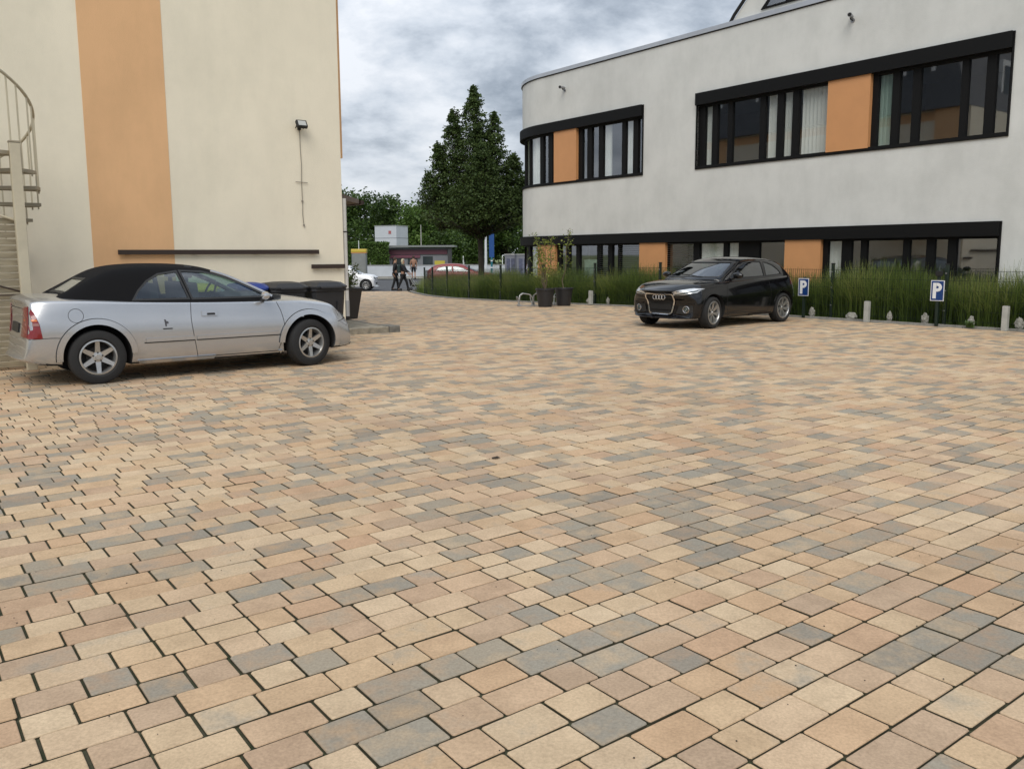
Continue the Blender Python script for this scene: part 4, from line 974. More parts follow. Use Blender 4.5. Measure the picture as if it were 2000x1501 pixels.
# ================================================================ BINS
m_binb = mat('black bin plastic', (.022, .022, .024), .5, bump=.15); m_blue = mat('blue bin lid', (.012, .035, .20), .45); m_yel = mat('yellow bin lid', (.60, .50, .03), .45)
def wheelie(label, loc, lid, w=.58, rz=YAW_N):
    t = thing('wheelie_bin', label, 'bin', loc, rz, 'wheelie bins in front of the cream wall')
    def ring(wx, dy, z, r=.05):
        x, y = wx/2, dy/2; return [(sx*(x-cx_), sy*(y-cy_), z) for sx, sy, cx_, cy_ in ((-1, -1, 0, r), (-1, -1, r, 0), (1, -1, r, 0), (1, -1, 0, r), (1, 1, 0, r), (1, 1, r, 0), (-1, 1, r, 0), (-1, 1, 0, r))]
    b = MB(); rs = [ring(w*.80, .52, .04), ring(w*.94, .66, .86), ring(w*.94, .66, .90), ring(w, .72, .905), ring(w, .72, .95)]
    vs = [p for r_ in rs for p in r_]; fs = [(8*i+k, 8*i+(k+1) % 8, 8*i+8+(k+1) % 8, 8*i+8+k) for i in range(4) for k in range(8)]+[tuple(range(8))[::-1], tuple(range(32, 40))]
    b.add(vs, fs)
    for k in (-1, 1): b.box((k*w*.22, -.31, .45), (.02, .03, .6), rot=Matrix.Rotation(R(5), 3, 'X'))
    b.build('bin_body', m_binb, t, bevel=.006)
    b = MB(); rs = [ring(w+.02, .76, .95, .07), ring(w+.03, .77, .985, .07), ring(w*.86, .60, 1.045, .1), ring(w*.5, .3, 1.065, .1)]
    vs = [p for r_ in rs for p in r_]; fs = [(8*i+k, 8*i+(k+1) % 8, 8*i+8+(k+1) % 8, 8*i+8+k) for i in range(3) for k in range(8)]+[tuple(range(8))[::-1], tuple(range(24, 32))]
    b.add(vs, fs); b.box((0, -.40, .965), (w*.6, .05, .03)); b.build('lid', lid, t, bevel=.006)
    for sx in (-1, 1):
        b = MB(); b.cyl((sx*w*.42, .30, .10), (sx*w*.5, .30, .10), .10, n=20); b.build('wheel', m_tyre, t, smooth=True)
    b = MB(); b.tube([(-w*.38, .36, .93), (-w*.38, .44, .95), (w*.38, .44, .95), (w*.38, .36, .93)], .016); b.build('handle', m_binb, t)
bx = P2(5.28, -12.85)
wheelie('black wheelie bin nearest the corner downpipe', P2(5.80, -12.85), m_binb, .60)
wheelie('black wheelie bin beside the blue-lidded bin', P2(5.15, -12.87), m_binb, .60)
wheelie('wheelie bin with a blue lid', P2(4.62, -12.95), m_blue, .48)
wheelie('wheelie bin with a yellow lid seen through the silver car windows', P2(3.84, -12.95), m_yel, .56)
# ================================================================ PLANTERS
m_pot = mat('anthracite planter', (.022, .022, .024), .45, bump=.1)
m_leaf1 = mat('leaf green', (.07, .13, .022), .6, var=.4, vscale=9); m_leaf2 = mat('yellow green leaf', (.20, .24, .04), .6, var=.4, vscale=9)
m_twig = mat('twig', (.14, .11, .07), .85)
m_earth = mat('potting soil', (.03, .022, .015), .95)
def pot(t, w0, w1, h, square=True):
    if square:
        prof = [(w0/2, 0), (w1/2-.012, h-.05), (w1/2+.004, h-.05), (w1/2+.004, h), (w1/2-.035, h), (w1/2-.05, h-.08)]
        b = MB(); vs = []
        for r, z in prof: vs += [(-r, -r, z), (r, -r, z), (r, r, z), (-r, r, z)]
        n = len(prof); b.add(vs, [(4*i+k, 4*i+(k+1) % 4, 4*i+4+(k+1) % 4, 4*i+4+k) for i in range(n-1) for k in range(4)]+[(3, 2, 1, 0)])
    else:
        b = MB(); b.lathe([(0, 0), (w0/2, 0), (w1/2-.01, h-.05), (w1/2+.008, h-.045), (w1/2+.008, h), (w1/2-.03, h), (w1/2-.05, h-.08)], 32)
    b.build('planter', m_pot, t, smooth=not square, bevel=.006 if square else 0)
    b = MB(); r = w1/2-.045
    if square: b.box((0, 0, h-.09), (2*r, 2*r, .04))
    else: b.cyl((0, 0, h-.10), (0, 0, h-.07), r, n=24)
    b.build('soil', m_earth, t)
def leafcloud(pts, size, rng, flat=.5):
    """one quad leaf per point, random orientation"""
    pts = np.asarray(pts); n = len(pts)
    d = rng.normal(size=(n, 3)); d[:, 2] *= flat; d /= np.linalg.norm(d, axis=1)[:, None]
    e = rng.normal(size=(n, 3)); e -= (e*d).sum(1)[:, None]*d; e /= np.linalg.norm(e, axis=1)[:, None]
    s_ = size*rng.uniform(.6, 1.3, n)[:, None]
    n_ = np.cross(d, e)
    v = np.stack([pts-d*s_*.6, pts+e*s_*.32+n_*s_*.08, pts+d*s_*.6, pts-e*s_*.32+n_*s_*.08], 1).reshape(-1, 3)
    return v
def leafmesh(name, v, m, parent, attr=None):
    n = len(v)//4; me = bpy.data.meshes.new(name)
    me.vertices.add(4*n); me.vertices.foreach_set('co', np.asarray(v, dtype=np.float32).ravel())
    me.loops.add(4*n); me.loops.foreach_set('vertex_index', np.arange(4*n, dtype=np.int32))
    me.polygons.add(n); me.polygons.foreach_set('loop_start', np.arange(0, 4*n, 4, dtype=np.int32))
    me.update(calc_edges=True); me.validate()
    if attr is not None:
        a = me.attributes.new('shade', 'FLOAT', 'FACE'); a.data.foreach_set('value', np.asarray(attr, dtype=np.float32))
    me.materials.append(m); return link(name, me, parent)
def foliage(name, c0, c1, c2, trans=.25):
    m = bpy.data.materials.new(name); m.use_nodes = True; t = m.node_tree; b = t.nodes['Principled BSDF']
    a = t.nodes.new('ShaderNodeAttribute'); a.attribute_name = 'shade'
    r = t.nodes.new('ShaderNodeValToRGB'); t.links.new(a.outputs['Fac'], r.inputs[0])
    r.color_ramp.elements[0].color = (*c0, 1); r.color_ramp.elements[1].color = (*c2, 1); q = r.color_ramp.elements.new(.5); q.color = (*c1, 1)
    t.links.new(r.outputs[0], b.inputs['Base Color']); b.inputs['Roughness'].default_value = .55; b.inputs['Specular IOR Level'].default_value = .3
    tr = t.nodes.new('ShaderNodeBsdfTranslucent'); t.links.new(r.outputs[0], tr.inputs[0])
    mi = t.nodes.new('ShaderNodeMixShader'); mi.inputs[0].default_value = trans
    t.links.new(b.outputs[0], mi.inputs[1]); t.links.new(tr.outputs[0], mi.inputs[2]); t.links.new(mi.outputs[0], t.nodes['Material Output'].inputs[0])
    return m
f_shrub = foliage('shrub leaves', (.05, .085, .02), (.10, .15, .035), (.17, .19, .06))
f_young = foliage('young leaves', (.12, .17, .03), (.20, .25, .05), (.30, .32, .08))
f_tree = foliage('tree leaves', (.032, .056, .016), (.062, .10, .027), (.10, .145, .04))
f_wood = foliage('wood leaves', (.028, .052, .012), (.055, .10, .020), (.10, .155, .032))
f_wood2 = foliage('bright wood leaves', (.05, .09, .018), (.085, .15, .03), (.13, .205, .042))
# big planter at the corner
rng = np.random.RandomState(5)
t = thing('corner_planter', 'tall dark tapered planter with a scraggly shrub at the corner of the cream building', 'planter', P2(8.1, -16.72, .115), YAW_N+R(20))
pot(t, .36, .54, .66)
b = MB(); pts = []
for k in range(26):
    a = rng.uniform(0, 2*PI); l = rng.uniform(.25, .62); r0 = rng.uniform(0, .14); lean_ = rng.uniform(.05, .3)
    p = [(r0*math.cos(a), r0*math.sin(a), .57)]; 
    for q in (1, 2, 3): p.append((p[0][0]+lean_*math.cos(a)*q/3, p[0][1]+lean_*math.sin(a)*q/3, .57+l*q/3))
    b.tube(p, [.006, .005, .004, .002], 4)
    for q in range(34):
        u = rng.uniform(.25, 1); pts.append((p[0][0]+lean_*math.cos(a)*u+rng.normal(0, .04), p[0][1]+lean_*math.sin(a)*u+rng.normal(0, .04), .57+l*u+rng.normal(0, .03)))
b.build('stem', m_twig, t); pts = np.array(pts)
leafmesh('foliage', leafcloud(pts, .05, rng), f_shrub, t, rng.rand(len(pts)))
def sapling(label, loc, h, spread, seed, dense, multi):
    rng = np.random.RandomState(seed)
    t = thing('potted_sapling', label, 'planter', loc, 0, 'potted saplings by the grass bed')
    pot(t, .38, .54, .52, False)
    b = MB(); pts = []
    for k in range(multi):
        a = rng.uniform(0, 2*PI)+k*2*PI/multi; hh = h*rng.uniform(.75, 1.0) if k else h
        q = [Vector((0, 0, .44))]; n = 6
        for i in range(1, n+1):
            q.append(Vector((math.cos(a)*spread*(i/n)**.8+rng.normal(0, .02), math.sin(a)*spread*(i/n)**.8*.6+rng.normal(0, .02), .44+hh*i/n)))
        b.tube(q, [.014*(1-i/(n+1))+.003 for i in range(n+1)], 5)
        for i in range(dense):
            u = rng.uniform(.35, 1.03)*n; j = min(int(u), n-1); p = q[j].lerp(q[j+1], min(1, u-j))
            w = .16*(1.15-u/n)+.03; dx, dy, dz = rng.normal(0, w, 3); pts.append((p.x+dx, p.y+dy, p.z+dz*.8))
            if rng.rand() < .12: b.tube([p, p+Vector((dx, dy, abs(dz)))], [.004, .002], 4)
    b.build('stem', m_twig, t); leafmesh('foliage', leafcloud(pts, .055, rng), f_young, t, rng.rand(len(pts)))
    return t
sapling('dark round pot with a bushy yellow-green sapling that forks low', (.95, 24.0, 0), 1.55, .30, 3, 190, 4)
sapling('dark round pot with a single slender sapling next to the bushy one', (1.52, 24.65, -.01), 1.75, .12, 9, 170, 1)
# ================================================================ BICYCLE STANDS, BOLLARDS
m_galv = mat('galvanised steel', (.50, .50, .49), .35, metal=.7, var=.2, vscale=12)
def bikestand(label, loc, rz):
    t = thing('bicycle_stand', label, 'bike rack', loc, rz, 'low bicycle stands by the pots')
    b = MB(); b.box((0, 0, .02), (.10, .40, .035)); b.box((.42, 0, .02), (.10, .40, .035)); b.box((.21, -.17, .02), (.5, .04, .03)); b.build('base', m_galv, t)
    for y in (-.06, .06):
        b = MB(); b.tube([(-.02, y, .03), (.02, y, .30), (.10, y*1.6, .36), (.30, y*1.6, .33), (.40, y, .22), (.44, y, .03)], .014, 8); b.build('wheel_hoop', m_galv, t, smooth=True)
    b = MB(); b.tube([(.0, -.14, .03), (-.06, -.14, .26), (-.06, .14, .26), (.0, .14, .03)], .012, 8); b.build('cross_hoop', m_galv, t, smooth=True)
bikestand('leftmost low metal bicycle stand', (.22, 24.45, 0), R(8))
bikestand('low metal bicycle stand just left of the bushy potted sapling', (.62, 24.5, 0), R(-12))
bikestand('low metal bicycle stand between the two pots', (1.18, 24.75, -.01), R(70))
m_boll = mat('pale grey bollard', (.45, .45, .41), .7, var=.2, vscale=5)
def bollard(label, s_, h=.47):
    t = thing('bollard', label, 'bollard', P2(16.93, s_, 0), YAW_N, 'pale square bollards along the kerb')
    b = MB(); b.box((0, 0, h/2), (.10, .10, h)); b.build('post', m_boll, t, bevel=.006)
    b = MB(); b.box((0, 0, h+.006), (.085, .085, .012)); b.build('cap', m_galv, t)
bollard('pale square bollard behind the bonnet of the black car, by the pots', -18.6, .40)
bollard('pale square bollard between the two parking signs', -9.86, .44)
bollard('pale square bollard at the right edge of the picture', -7.08, .46)
# ================================================================ PARKING SIGNS
m_blue2 = mat('sign blue', (.008, .045, .19), .35); m_wh = mat('sign white', (.80, .80, .80), .35)
def psign(label, s_, zc, zpost, w, h, n_=17.0):
    t = thing('parking_sign', label, 'sign', P2(n_, s_, 0), math.atan2(-nv.y, -nv.x), 'blue parking signs at the kerb')
    # local x points to the camera, local y to the picture's left
    b = MB(); b.box((-.035, 0, zpost/2), (.055, .055, zpost)); b.build('post', m_postg, t, bevel=.004)
    b = MB(); b.cyl((-.01, 0, zc+h*.30), (.005, 0, zc+h*.30), .012, n=10); b.cyl((-.01, 0, zc-h*.30), (.005, 0, zc-h*.30), .012, n=10); b.build('bolt', m_galv, t)
    b = MB(); b.box((0, 0, zc), (.006, w, h)); pl = b.build('plate', m_wh, t)
    b = MB(); b.box((.005, 0, zc), (.003, w-.03, h-.03)); b.build('blue_field', m_blue2, pl)
    # the letter P, mirrored into local y (picture right is -y)
    lh = h*.76; st_ = lh*.22; bw = lh*.58
    f = lambda x, y, z: (z, (x-bw/2)*1.0, zc-lh/2+y)
    b = MB()
    b.prism([(0, 0), (st_, 0), (st_, lh), (0, lh)], .0066, .0095, fr=f)
    r = lh*.28; cz = lh-r; cx_ = bw-r
    out = [(st_, lh), (cx_, lh)]+[(cx_+r*math.cos(a), cz+r*math.sin(a)) for a in np.linspace(PI/2, -PI/2, 16)[1:-1]]+[(cx_, cz-r), (st_, cz-r)]
    r2 = r-st_*.92
    inn = [(st_, cz-r2), (cx_, cz-r2)]+[(cx_+r2*math.cos(a), cz+r2*math.sin(a)) for a in np.linspace(-PI/2, PI/2, 16)[1:-1]]+[(cx_, cz+r2), (st_, cz+r2)]
    poly = out+inn; n = len(out); vs = [f(x, y, .0095) for x, y in poly]; m2 = len(inn)
    b.add(vs, [(i, i+1, n+m2-2-i, n+m2-1-i) for i in range(n-1)])
    b.build('letter', m_wh, pl)
m_postg = mat('dark green post', (.010, .022, .014), .5)
psign('blue parking sign just behind the tail of the black car', -11.48, .70, .93, .27, .40)
psign('blue parking sign towards the right edge, on the post with a black cap', -8.42, .71, 1.0, .27, .41)
t = thing('sensor_box', 'small black box on top of the right parking sign post', 'box', P2(17.03, -8.42, 1.0), YAW_N)
b = MB(); b.box((0, 0, .05), (.09, .11, .10)); b.build('housing', m_dark, t, bevel=.006)
b = MB(); b.cyl((0, 0, .10), (0, 0, .17), .03, .02, 12); b.build('knob', m_postg, t)
# ================================================================ MESH FENCE
def fence_panel(s0, s1, lab_):
    n0, n1 = kerb_n(s0)+.25, kerb_n(s1)+.25; a, c = P2(n0, s0), P2(n1, s1); L_ = (c-a).length
    za = gz(a.y)
    t = thing('mesh_fence_panel', lab_, 'fence', a+Vector((0, 0, za)), math.atan2((c-a).y, (c-a).x), 'green mesh fence panels in the grass')
    b = MB(); dz = gz(c.y)-za
    k = 0
    while k*.055 < L_-.06:
        x = .03+k*.055; z0 = dz*x/L_; b.box((x, 0, z0+.58), (.0045, .0045, 1.06)); k += 1
    for z in (.10, .30, .50, .70, .90, 1.09): b.add([(.03, -.004, z), (L_-.03, -.004, z+dz), (L_-.03, .004, z+dz), (.03, .004, z), (.03, -.004, z+.007), (L_-.03, -.004, z+dz+.007), (L_-.03, .004, z+dz+.007), (.03, .004, z+.007)], [(0, 1, 2, 3), (4, 5, 6, 7), (0, 1, 5, 4), (1, 2, 6, 5), (2, 3, 7, 6), (3, 0, 4, 7)])
    b.build('wire_mesh', m_postg, t)
fs_ = [-34.3, -31.7, -29.1, -26.53, -24.04, -21.44, -18.86, -16.22, -13.56, -10.96, -8.41, -5.8, -3.2]
names_ = {-26.53: 'dark green fence post at the far left end of the grass', -24.04: 'dark green fence post in front of the tree trunk', -21.44: 'dark green fence post behind the bushy potted sapling', -18.86: 'dark green fence post right of the potted saplings',
          -16.22: 'dark green fence post just left of the black car', -13.56: 'dark green fence post hidden behind the black car', -10.96: 'dark green fence post just right of the left parking sign', -8.41: 'dark green fence post behind the right parking sign',
          -5.8: 'dark green fence post beyond the right edge', -3.2: 'dark green fence post farthest beyond the right edge', -29.1: 'dark green fence post where the kerb starts to curve', -31.7: 'dark green fence post in the curve of the kerb', -34.3: 'dark green fence post nearest the street'}
for s_ in fs_:
    p = P2(kerb_n(s_)+.25, s_); p.z = gz(p.y)
    t = thing('fence_post', names_[s_], 'fence post', p, YAW_N, 'dark green fence posts')
    b = MB(); b.box((0, 0, .61), (.06, .06, 1.22)); b.build('post', m_postg, t, bevel=.004)
    b = MB(); b.box((0, 0, 1.232), (.066, .066, .024)); b.build('cap', m_dark, t)
    for z in (.3, .7, 1.05):
        b = MB(); b.box((-.036, 0, z), (.014, .03, .02)); b.build('clamp', m_metal, t)
plab = ['green mesh fence panel nearest the street', 'green mesh fence panel in the curve of the kerb', 'green mesh fence panel just before the kerb curves', 'green mesh fence panel left of the tree trunk', 'green mesh fence panel right of the tree trunk', 'green mesh fence panel behind the potted saplings', 'green mesh fence panel behind the first bollard', 'green mesh fence panel behind the front of the black car',
        'green mesh fence panel behind the back of the black car', 'green mesh fence panel between the two parking signs', 'green mesh fence panel right of the right parking sign', 'green mesh fence panel beyond the right edge']
for a, c, q in zip(fs_[:-1], fs_[1:], plab): fence_panel(a, c, q)
# pale stones standing along the fence foot
m_pale = mat('pale quartz stone', (.36, .35, .31), .85, var=.5, vscale=22, bump=.6, bscale=25, col2=(.16, .15, .12))
rng = np.random.RandomState(11)
stone_l = {-19.04: 'pale jagged stone just left of the first bollard', -18.17: 'pale jagged stone just right of the first bollard', -11.38: 'pale jagged stone under the left parking sign', -10.39: 'widest pale jagged stone, left of the middle bollard', -9.51: 'narrow pale jagged stone right of the middle bollard',
           -8.75: 'pale jagged stone left of the right parking sign', -7.83: 'pale jagged stone beside the weed on the kerb', -6.95: 'pale jagged stone by the bollard at the right edge'}
for s_, lab in stone_l.items():
    wd = .12 if s_ == -10.39 else rng.uniform(.05, .075); hh = rng.uniform(.15, .25)
    bm = bmesh.new(); bmesh.ops.create_icosphere(bm, subdivisions=3, radius=1)
    for v in bm.verts:
        k = 1+.22*math.sin(v.co.x*7+s_*3)*math.cos(v.co.z*6+s_)+rng.normal(0, .06); tp = 1-.18*max(0, v.co.z)
        v.co = Vector((v.co.x*k*wd*.8*tp, v.co.y*k*wd*tp, max(-.02, (v.co.z*.5*k+.5)*hh)))
    me = bpy.data.meshes.new('stone'); bm.to_mesh(me); bm.free(); me.materials.append(m_pale)
    o = link('stone', me); o.location = P2(17.22, s_, 0); o.rotation_euler.z = YAW_N; tag(o, lab, 'stone', 'pale stones along the foot of the fence')
# weed at the kerb
b = MB(); rng = np.random.RandomState(2); vs = []
for k in range(60):
    a = rng.uniform(0, 2*PI); l = rng.uniform(.08, .2); w = .008; p0 = Vector((rng.normal(0, .03), rng.normal(0, .03), 0)); dr = Vector((math.cos(a), math.sin(a), 0)); sd_ = Vector((-dr.y, dr.x, 0))*w
    m1 = p0+dr*l*.4+Vector((0, 0, l*.7)); m2 = p0+dr*l+Vector((0, 0, l*.6))
    b.add([p0-sd_, p0+sd_, m1+sd_, m1-sd_, m2], [(0, 1, 2, 3), (3, 2, 4)])
o = b.build('weed', m_leaf1, fix=False); o.location = P2(16.95, -7.72, .02); tag(o, 'small green weed growing out of the kerb near the right edge', 'weed')
# ================================================================ ORNAMENTAL GRASS
def grass():
    rng = np.random.RandomState(21); N_ = 80000
    s_ = rng.uniform(-37.5, 2.5, N_*2); dens = np.where(s_ > -24, 1.0, .8); s_ = s_[rng.rand(len(s_)) < dens][:N_]
    kn = np.interp(s_, [a for a, _ in KS][::-1], [b_ for _, b_ in KS][::-1])
    dep = np.where(s_ > -25.2, 1.25, np.clip(1.25+(-25.2-s_)*.7, 1.25, 4.5))
    # clumps
    cs = np.round(s_/.42)*.42; u = rng.rand(len(s_)); un = np.round(u*dep/.42)*.42
    s_ = cs+rng.normal(0, .10, len(s_)); n_ = kn+.34+np.clip(un+rng.normal(0, .10, len(s_)), -.08, dep)
    P = np.outer(n_, nv[:2])-np.outer(s_, dv[:2])
    z0 = np.where(P[:, 1] < 24, 0, np.maximum(-.42, -.021*(P[:, 1]-24)))
    hh = .93+.14*np.sin(cs*1.7)+.08*np.sin(cs*5.1+un*9)
    hh = np.where(s_ < -26, hh*.92, hh); hh = np.where(s_ < -33.5, hh*np.clip(1-(-33.5-s_)*.06, .7, 1), hh)
    hh = np.where(s_ > -12.5, hh+.10, hh)+.02
    l = hh*rng.uniform(.8, 1.2, len(s_))
    az = rng.uniform(0, 2*PI, len(s_)); ln = np.abs(rng.normal(.36, .30, len(s_)))+.03
    D = np.stack([np.cos(az), np.sin(az)], 1); Wd = np.stack([-np.sin(az+rng.normal(0, .6, len(s_))), np.cos(az)], 1)*(.0055*rng.uniform(.7, 1.4, len(s_)))[:, None]
    V = []; ts = [0, .4, .75, 1.0]
    for t_ in ts:
        c = P+D*(ln*l*t_**2*1.0)[:, None]; z = z0+l*(t_-.22*ln*2*t_**2); w = Wd*(1-.75*t_)
        V.append(np.column_stack([c-w, z])); V.append(np.column_stack([c+w, z]))
    V = np.stack(V, 1); n = len(s_); V = V.reshape(-1, 3)
    base = np.arange(n)[:, None]*8
    q = np.concatenate([base+np.array([[0, 1, 3, 2]]), base+np.array([[2, 3, 5, 4]]), base+np.array([[4, 5, 7, 6]])], 1).reshape(-1, 4)
    me = bpy.data.meshes.new('ornamental_grass'); me.vertices.add(len(V)); me.vertices.foreach_set('co', V.astype(np.float32).ravel())
    me.loops.add(q.size); me.loops.foreach_set('vertex_index', q.astype(np.int32).ravel()); me.polygons.add(len(q)); me.polygons.foreach_set('loop_start', np.arange(0, q.size, 4, dtype=np.int32))
    me.update(calc_edges=True)
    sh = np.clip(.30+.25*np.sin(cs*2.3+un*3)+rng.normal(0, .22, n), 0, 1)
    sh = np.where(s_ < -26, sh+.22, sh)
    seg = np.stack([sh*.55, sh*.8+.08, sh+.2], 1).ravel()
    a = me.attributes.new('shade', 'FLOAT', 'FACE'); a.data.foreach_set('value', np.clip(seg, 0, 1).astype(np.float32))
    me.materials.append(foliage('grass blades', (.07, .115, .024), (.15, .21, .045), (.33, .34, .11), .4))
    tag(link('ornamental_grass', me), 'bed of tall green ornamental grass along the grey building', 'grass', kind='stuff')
grass()
# ================================================================ TREES
m_bark = mat('bark', (.05, .042, .033), .95, var=.4, vscale=12, bump=.5)
def spire_tree():
    rng = np.random.RandomState(4); bx_, by_ = -1.28, 35.6; g0 = -.25
    t = thing('street_tree', 'tall dark hornbeam with several pointed spires beyond the grass bed', 'tree', (bx_, by_, g0))
    # (x offset, y offset, top z, base z, radius, density)
    sp_ = [(-.22, 0, 8.45, 3.4, 1.45, 1.25), (-1.1, .15, 7.6, 3.3, 1.05, .9), (.62, -.1, 7.4, 3.3, 1.15, .95), (-.1, 0, 6.9, 3.2, 2.0, .9), (1.40, .1, 5.75, 3.3, .95, .7), (-1.75, .1, 6.25, 3.2, .7, .6), (1.9, .3, 4.9, 3.2, .8, .4), (-2.15, 0, 5.0, 3.0, .8, .5), (-.1, 1.1, 6.3, 3.3, 1.1, .5), (.1, -1.0, 6.1, 3.3, 1.1, .5), (0, 0, 5.3, 2.95, 2.45, 1.3)]
    pts = []; b = MB(); sh = []
    b.tube([(0, 0, 0), (.02, .0, 1.2), (0, 0, 2.2), (-.15, 0, 4.5), (-.25, 0, 7.5), (-.25, 0, 8.5)], [.15, .125, .115, .08, .035, .01], 10)
    for x, y, zt, zb, r, de in sp_:
        b.tube([(0, 0, 2.3), (x*.35, y*.35, 3.0), (x*.85, y*.85, zb+(zt-zb)*.45), (x, y, zb+(zt-zb)*.9)], [.06, .045, .025, .01], 6)
        nc = int(430*de)
        for k in range(nc):
            u = rng.rand()**1.25; z = zb-.15+(zt-zb+.1)*u
            rr = r*(min(1, u*7+.35))*(1-u)**.78*1.1; a = rng.uniform(0, 2*PI); q = math.sqrt(rng.uniform(.12, 1.0))
            tip = Vector((x*(.55+.45*min(1, u*2))+math.cos(a)*rr*q, y+math.sin(a)*rr*q, z+.16*q))
            rt_ = Vector((x*.8, y*.8, z-.25*rr)); b.tube([rt_, rt_.lerp(tip, .6)+Vector((0, 0, -.03)), tip], [.012, .008, .004], 3)
            s0_ = rng.rand(); m = int(rng.uniform(9, 21)); cs = .04+.13*(1-u)
            c = np.array(tip)+rng.normal(size=(m, 3))*[cs, cs, cs*.55]
            # leaves along the twig too
            w = rng.rand(m//2)[:, None]; c2 = np.array(rt_)*(1-w)+np.array(tip)*w+rng.normal(size=(m//2, 3))*.08
            pts += [c, c2]; sh += list(np.clip(s0_*.7+rng.normal(.15, .15, m+m//2), 0, 1))
    b.build('trunk', m_bark, t, smooth=True)
    pts = np.concatenate(pts); leafmesh('crown', leafcloud(pts, .095, rng, .7), f_tree, t, sh)
spire_tree()
def broad_tree(label, x, y, g0, h, r, seed, mt, n=260, leaf=.33, cz=.35):
    rng = np.random.RandomState(seed)
    t = thing('broadleaf_tree', label, 'tree', (x, y, g0), 0, 'trees beyond the street')
    b = MB(); b.tube([(0, 0, 0), (.1, 0, h*.25), (0, 0, h*.5), (.1, 0, h*.8)], [.28, .22, .15, .05], 8); pts = []; sh = []
    lobes = [(rng.normal(0, r*.38), rng.normal(0, r*.38), h*rng.uniform(cz, .82), r*rng.uniform(.4, .62)) for _ in range(9)]+[(0, 0, h*.8, r*.5)]
    for x_, y_, z_, q in lobes:
        b.tube([(0, 0, h*.25), (x_*.5, y_*.5, z_*.7), (x_, y_, z_)], [.12, .07, .02], 5)
        zc_ = min(z_, h-q*.8)
        for k in range(n//10):
            d = rng.normal(size=3); d /= np.linalg.norm(d); d[2] = d[2]*.8
            c = np.array([x_, y_, zc_])+d*q*rng.uniform(.55, 1.02); m = 16; s0_ = rng.rand()
            pts.append(c+rng.normal(size=(m, 3))*leaf*.9); sh += list(np.clip(s0_*.8+rng.normal(.1, .12, m), 0, 1))
    b.build('trunk', m_bark, t, smooth=True); pts = np.concatenate(pts)
    leafmesh('crown', leafcloud(pts, leaf, rng, .7), mt, t, sh)
bt = [('large dark broadleaf tree directly behind the corner of the cream building', -20.2, 106, .2, 10.2, 4.6, f_wood), ('dark rounded tree second from the cream building', -15.2, 110, .2, 9.9, 4.2, f_wood), ('brighter green tree behind the pale box', -11.2, 100, .2, 8.4, 3.2, f_wood2),
      ('dark tree left of the spired tree', -12.6, 118, .2, 9.2, 3.6, f_wood), ('small tree low behind the spired tree on its left', -7.3, 96, .1, 4.6, 2.4, f_wood), ('tree right behind the trunk of the spired tree', -4.4, 104, .3, 6.6, 3.2, f_wood),
      ('dark tree behind the blue banner', -.6, 108, .4, 7.2, 3.4, f_wood), ('dark tree at the rounded corner of the grey building', 3.2, 104, .4, 7.6, 3.4, f_wood), ('tree hidden behind the rounded corner of the grey building', 8, 106, .4, 8, 3.4, f_wood), ('tree hidden behind the cream building', -26, 104, .2, 10.5, 4.6, f_wood),
      ('bright green tree behind the kiosk roof', -9.6, 120, .2, 7.6, 3.0, f_wood2)]
for i, (lab, x, y, g0, h, r, mt) in enumerate(bt): broad_tree(lab, x, y, g0-.3, h*.97, r, 30+i, mt, n=420, leaf=.36, cz=.22)
# far woodland as one mass
rng = np.random.RandomState(8); n = 26000
x = rng.uniform(-75, 75, n); z = rng.rand(n)**.8; top = 7.2+1.6*np.sin(x*.21)+1.1*np.sin(x*.53+1); pts = np.column_stack([x, 135+rng.normal(0, 3, n)-3*(1-z), .0+z*top])
sh = np.clip(.35+.3*np.sin(x*.9+z*7)+rng.normal(0, .15, n), 0, 1)
tag(leafmesh('woodland', leafcloud(pts, .8, rng, .7), f_wood, None, sh), 'dark wood filling the distance behind the single trees', 'wood', kind='stuff')
# hedge behind the wall
rng = np.random.RandomState(9); n = 9000
t = thing('clipped_hedge', 'clipped bright green hedge behind the low white wall', 'hedge', (-14.2, 77, -.4))
X = rng.uniform(-3.2, 3.2, n); Z = rng.uniform(0, 3.0, n); Y = rng.uniform(-.5, .5, n); f_ = rng.rand(n); Y = np.where(f_ < .6, -.5+rng.normal(0, .05, n), Y); Z = np.where(f_ > .8, 3.0+rng.normal(0, .05, n), Z)
leafmesh('foliage', leafcloud(np.column_stack([X, Y, Z]), .16, rng, .8), f_wood2, t, rng.rand(n)*.8)
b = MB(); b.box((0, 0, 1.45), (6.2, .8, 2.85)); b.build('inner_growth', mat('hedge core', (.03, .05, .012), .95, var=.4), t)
# ================================================================ STREET BACKGROUND
m_wwall = mat('whitewashed wall', (.50, .53, .56), .85, var=.12, vscale=.8)
t = thing('low_wall', 'long low pale wall on the far side of the street', 'wall', (-2, 72.3, -.42))
b = MB(); b.box((0, 0, .50), (46, .2, 1.08)); b.build('wall', m_wwall, t)
b = MB(); b.box((0, 0, 1.07), (46.1, .26, .06)); b.build('coping', m_galv, t)
b = MB(); b.box((0, -.03, .06), (46, .22, .14)); b.build('base_course', m_path, t)
for x in np.arange(-22, 23, 4.0):
    b = MB(); b.box((x, .0, 1.2), (.05, .05, .22)); b.build('railing_stub', m_galv, t)
m_greyc = mat('grey cladding', (.20, .205, .23), .6, var=.1); m_maroon = mat('maroon fascia', (.11, .035, .055), .5); m_lightc = mat('pale panel', (.55, .57, .62), .5, var=.08, vscale=1)
def B(name, c, d, m, t, bev=0): 
    b = MB(); b.box(c, d); return b.build(name, m, t, bevel=bev)
t = thing('kiosk', 'long low grey kiosk with a maroon fascia behind the low wall', 'kiosk', (-8.6, 80, -.42))
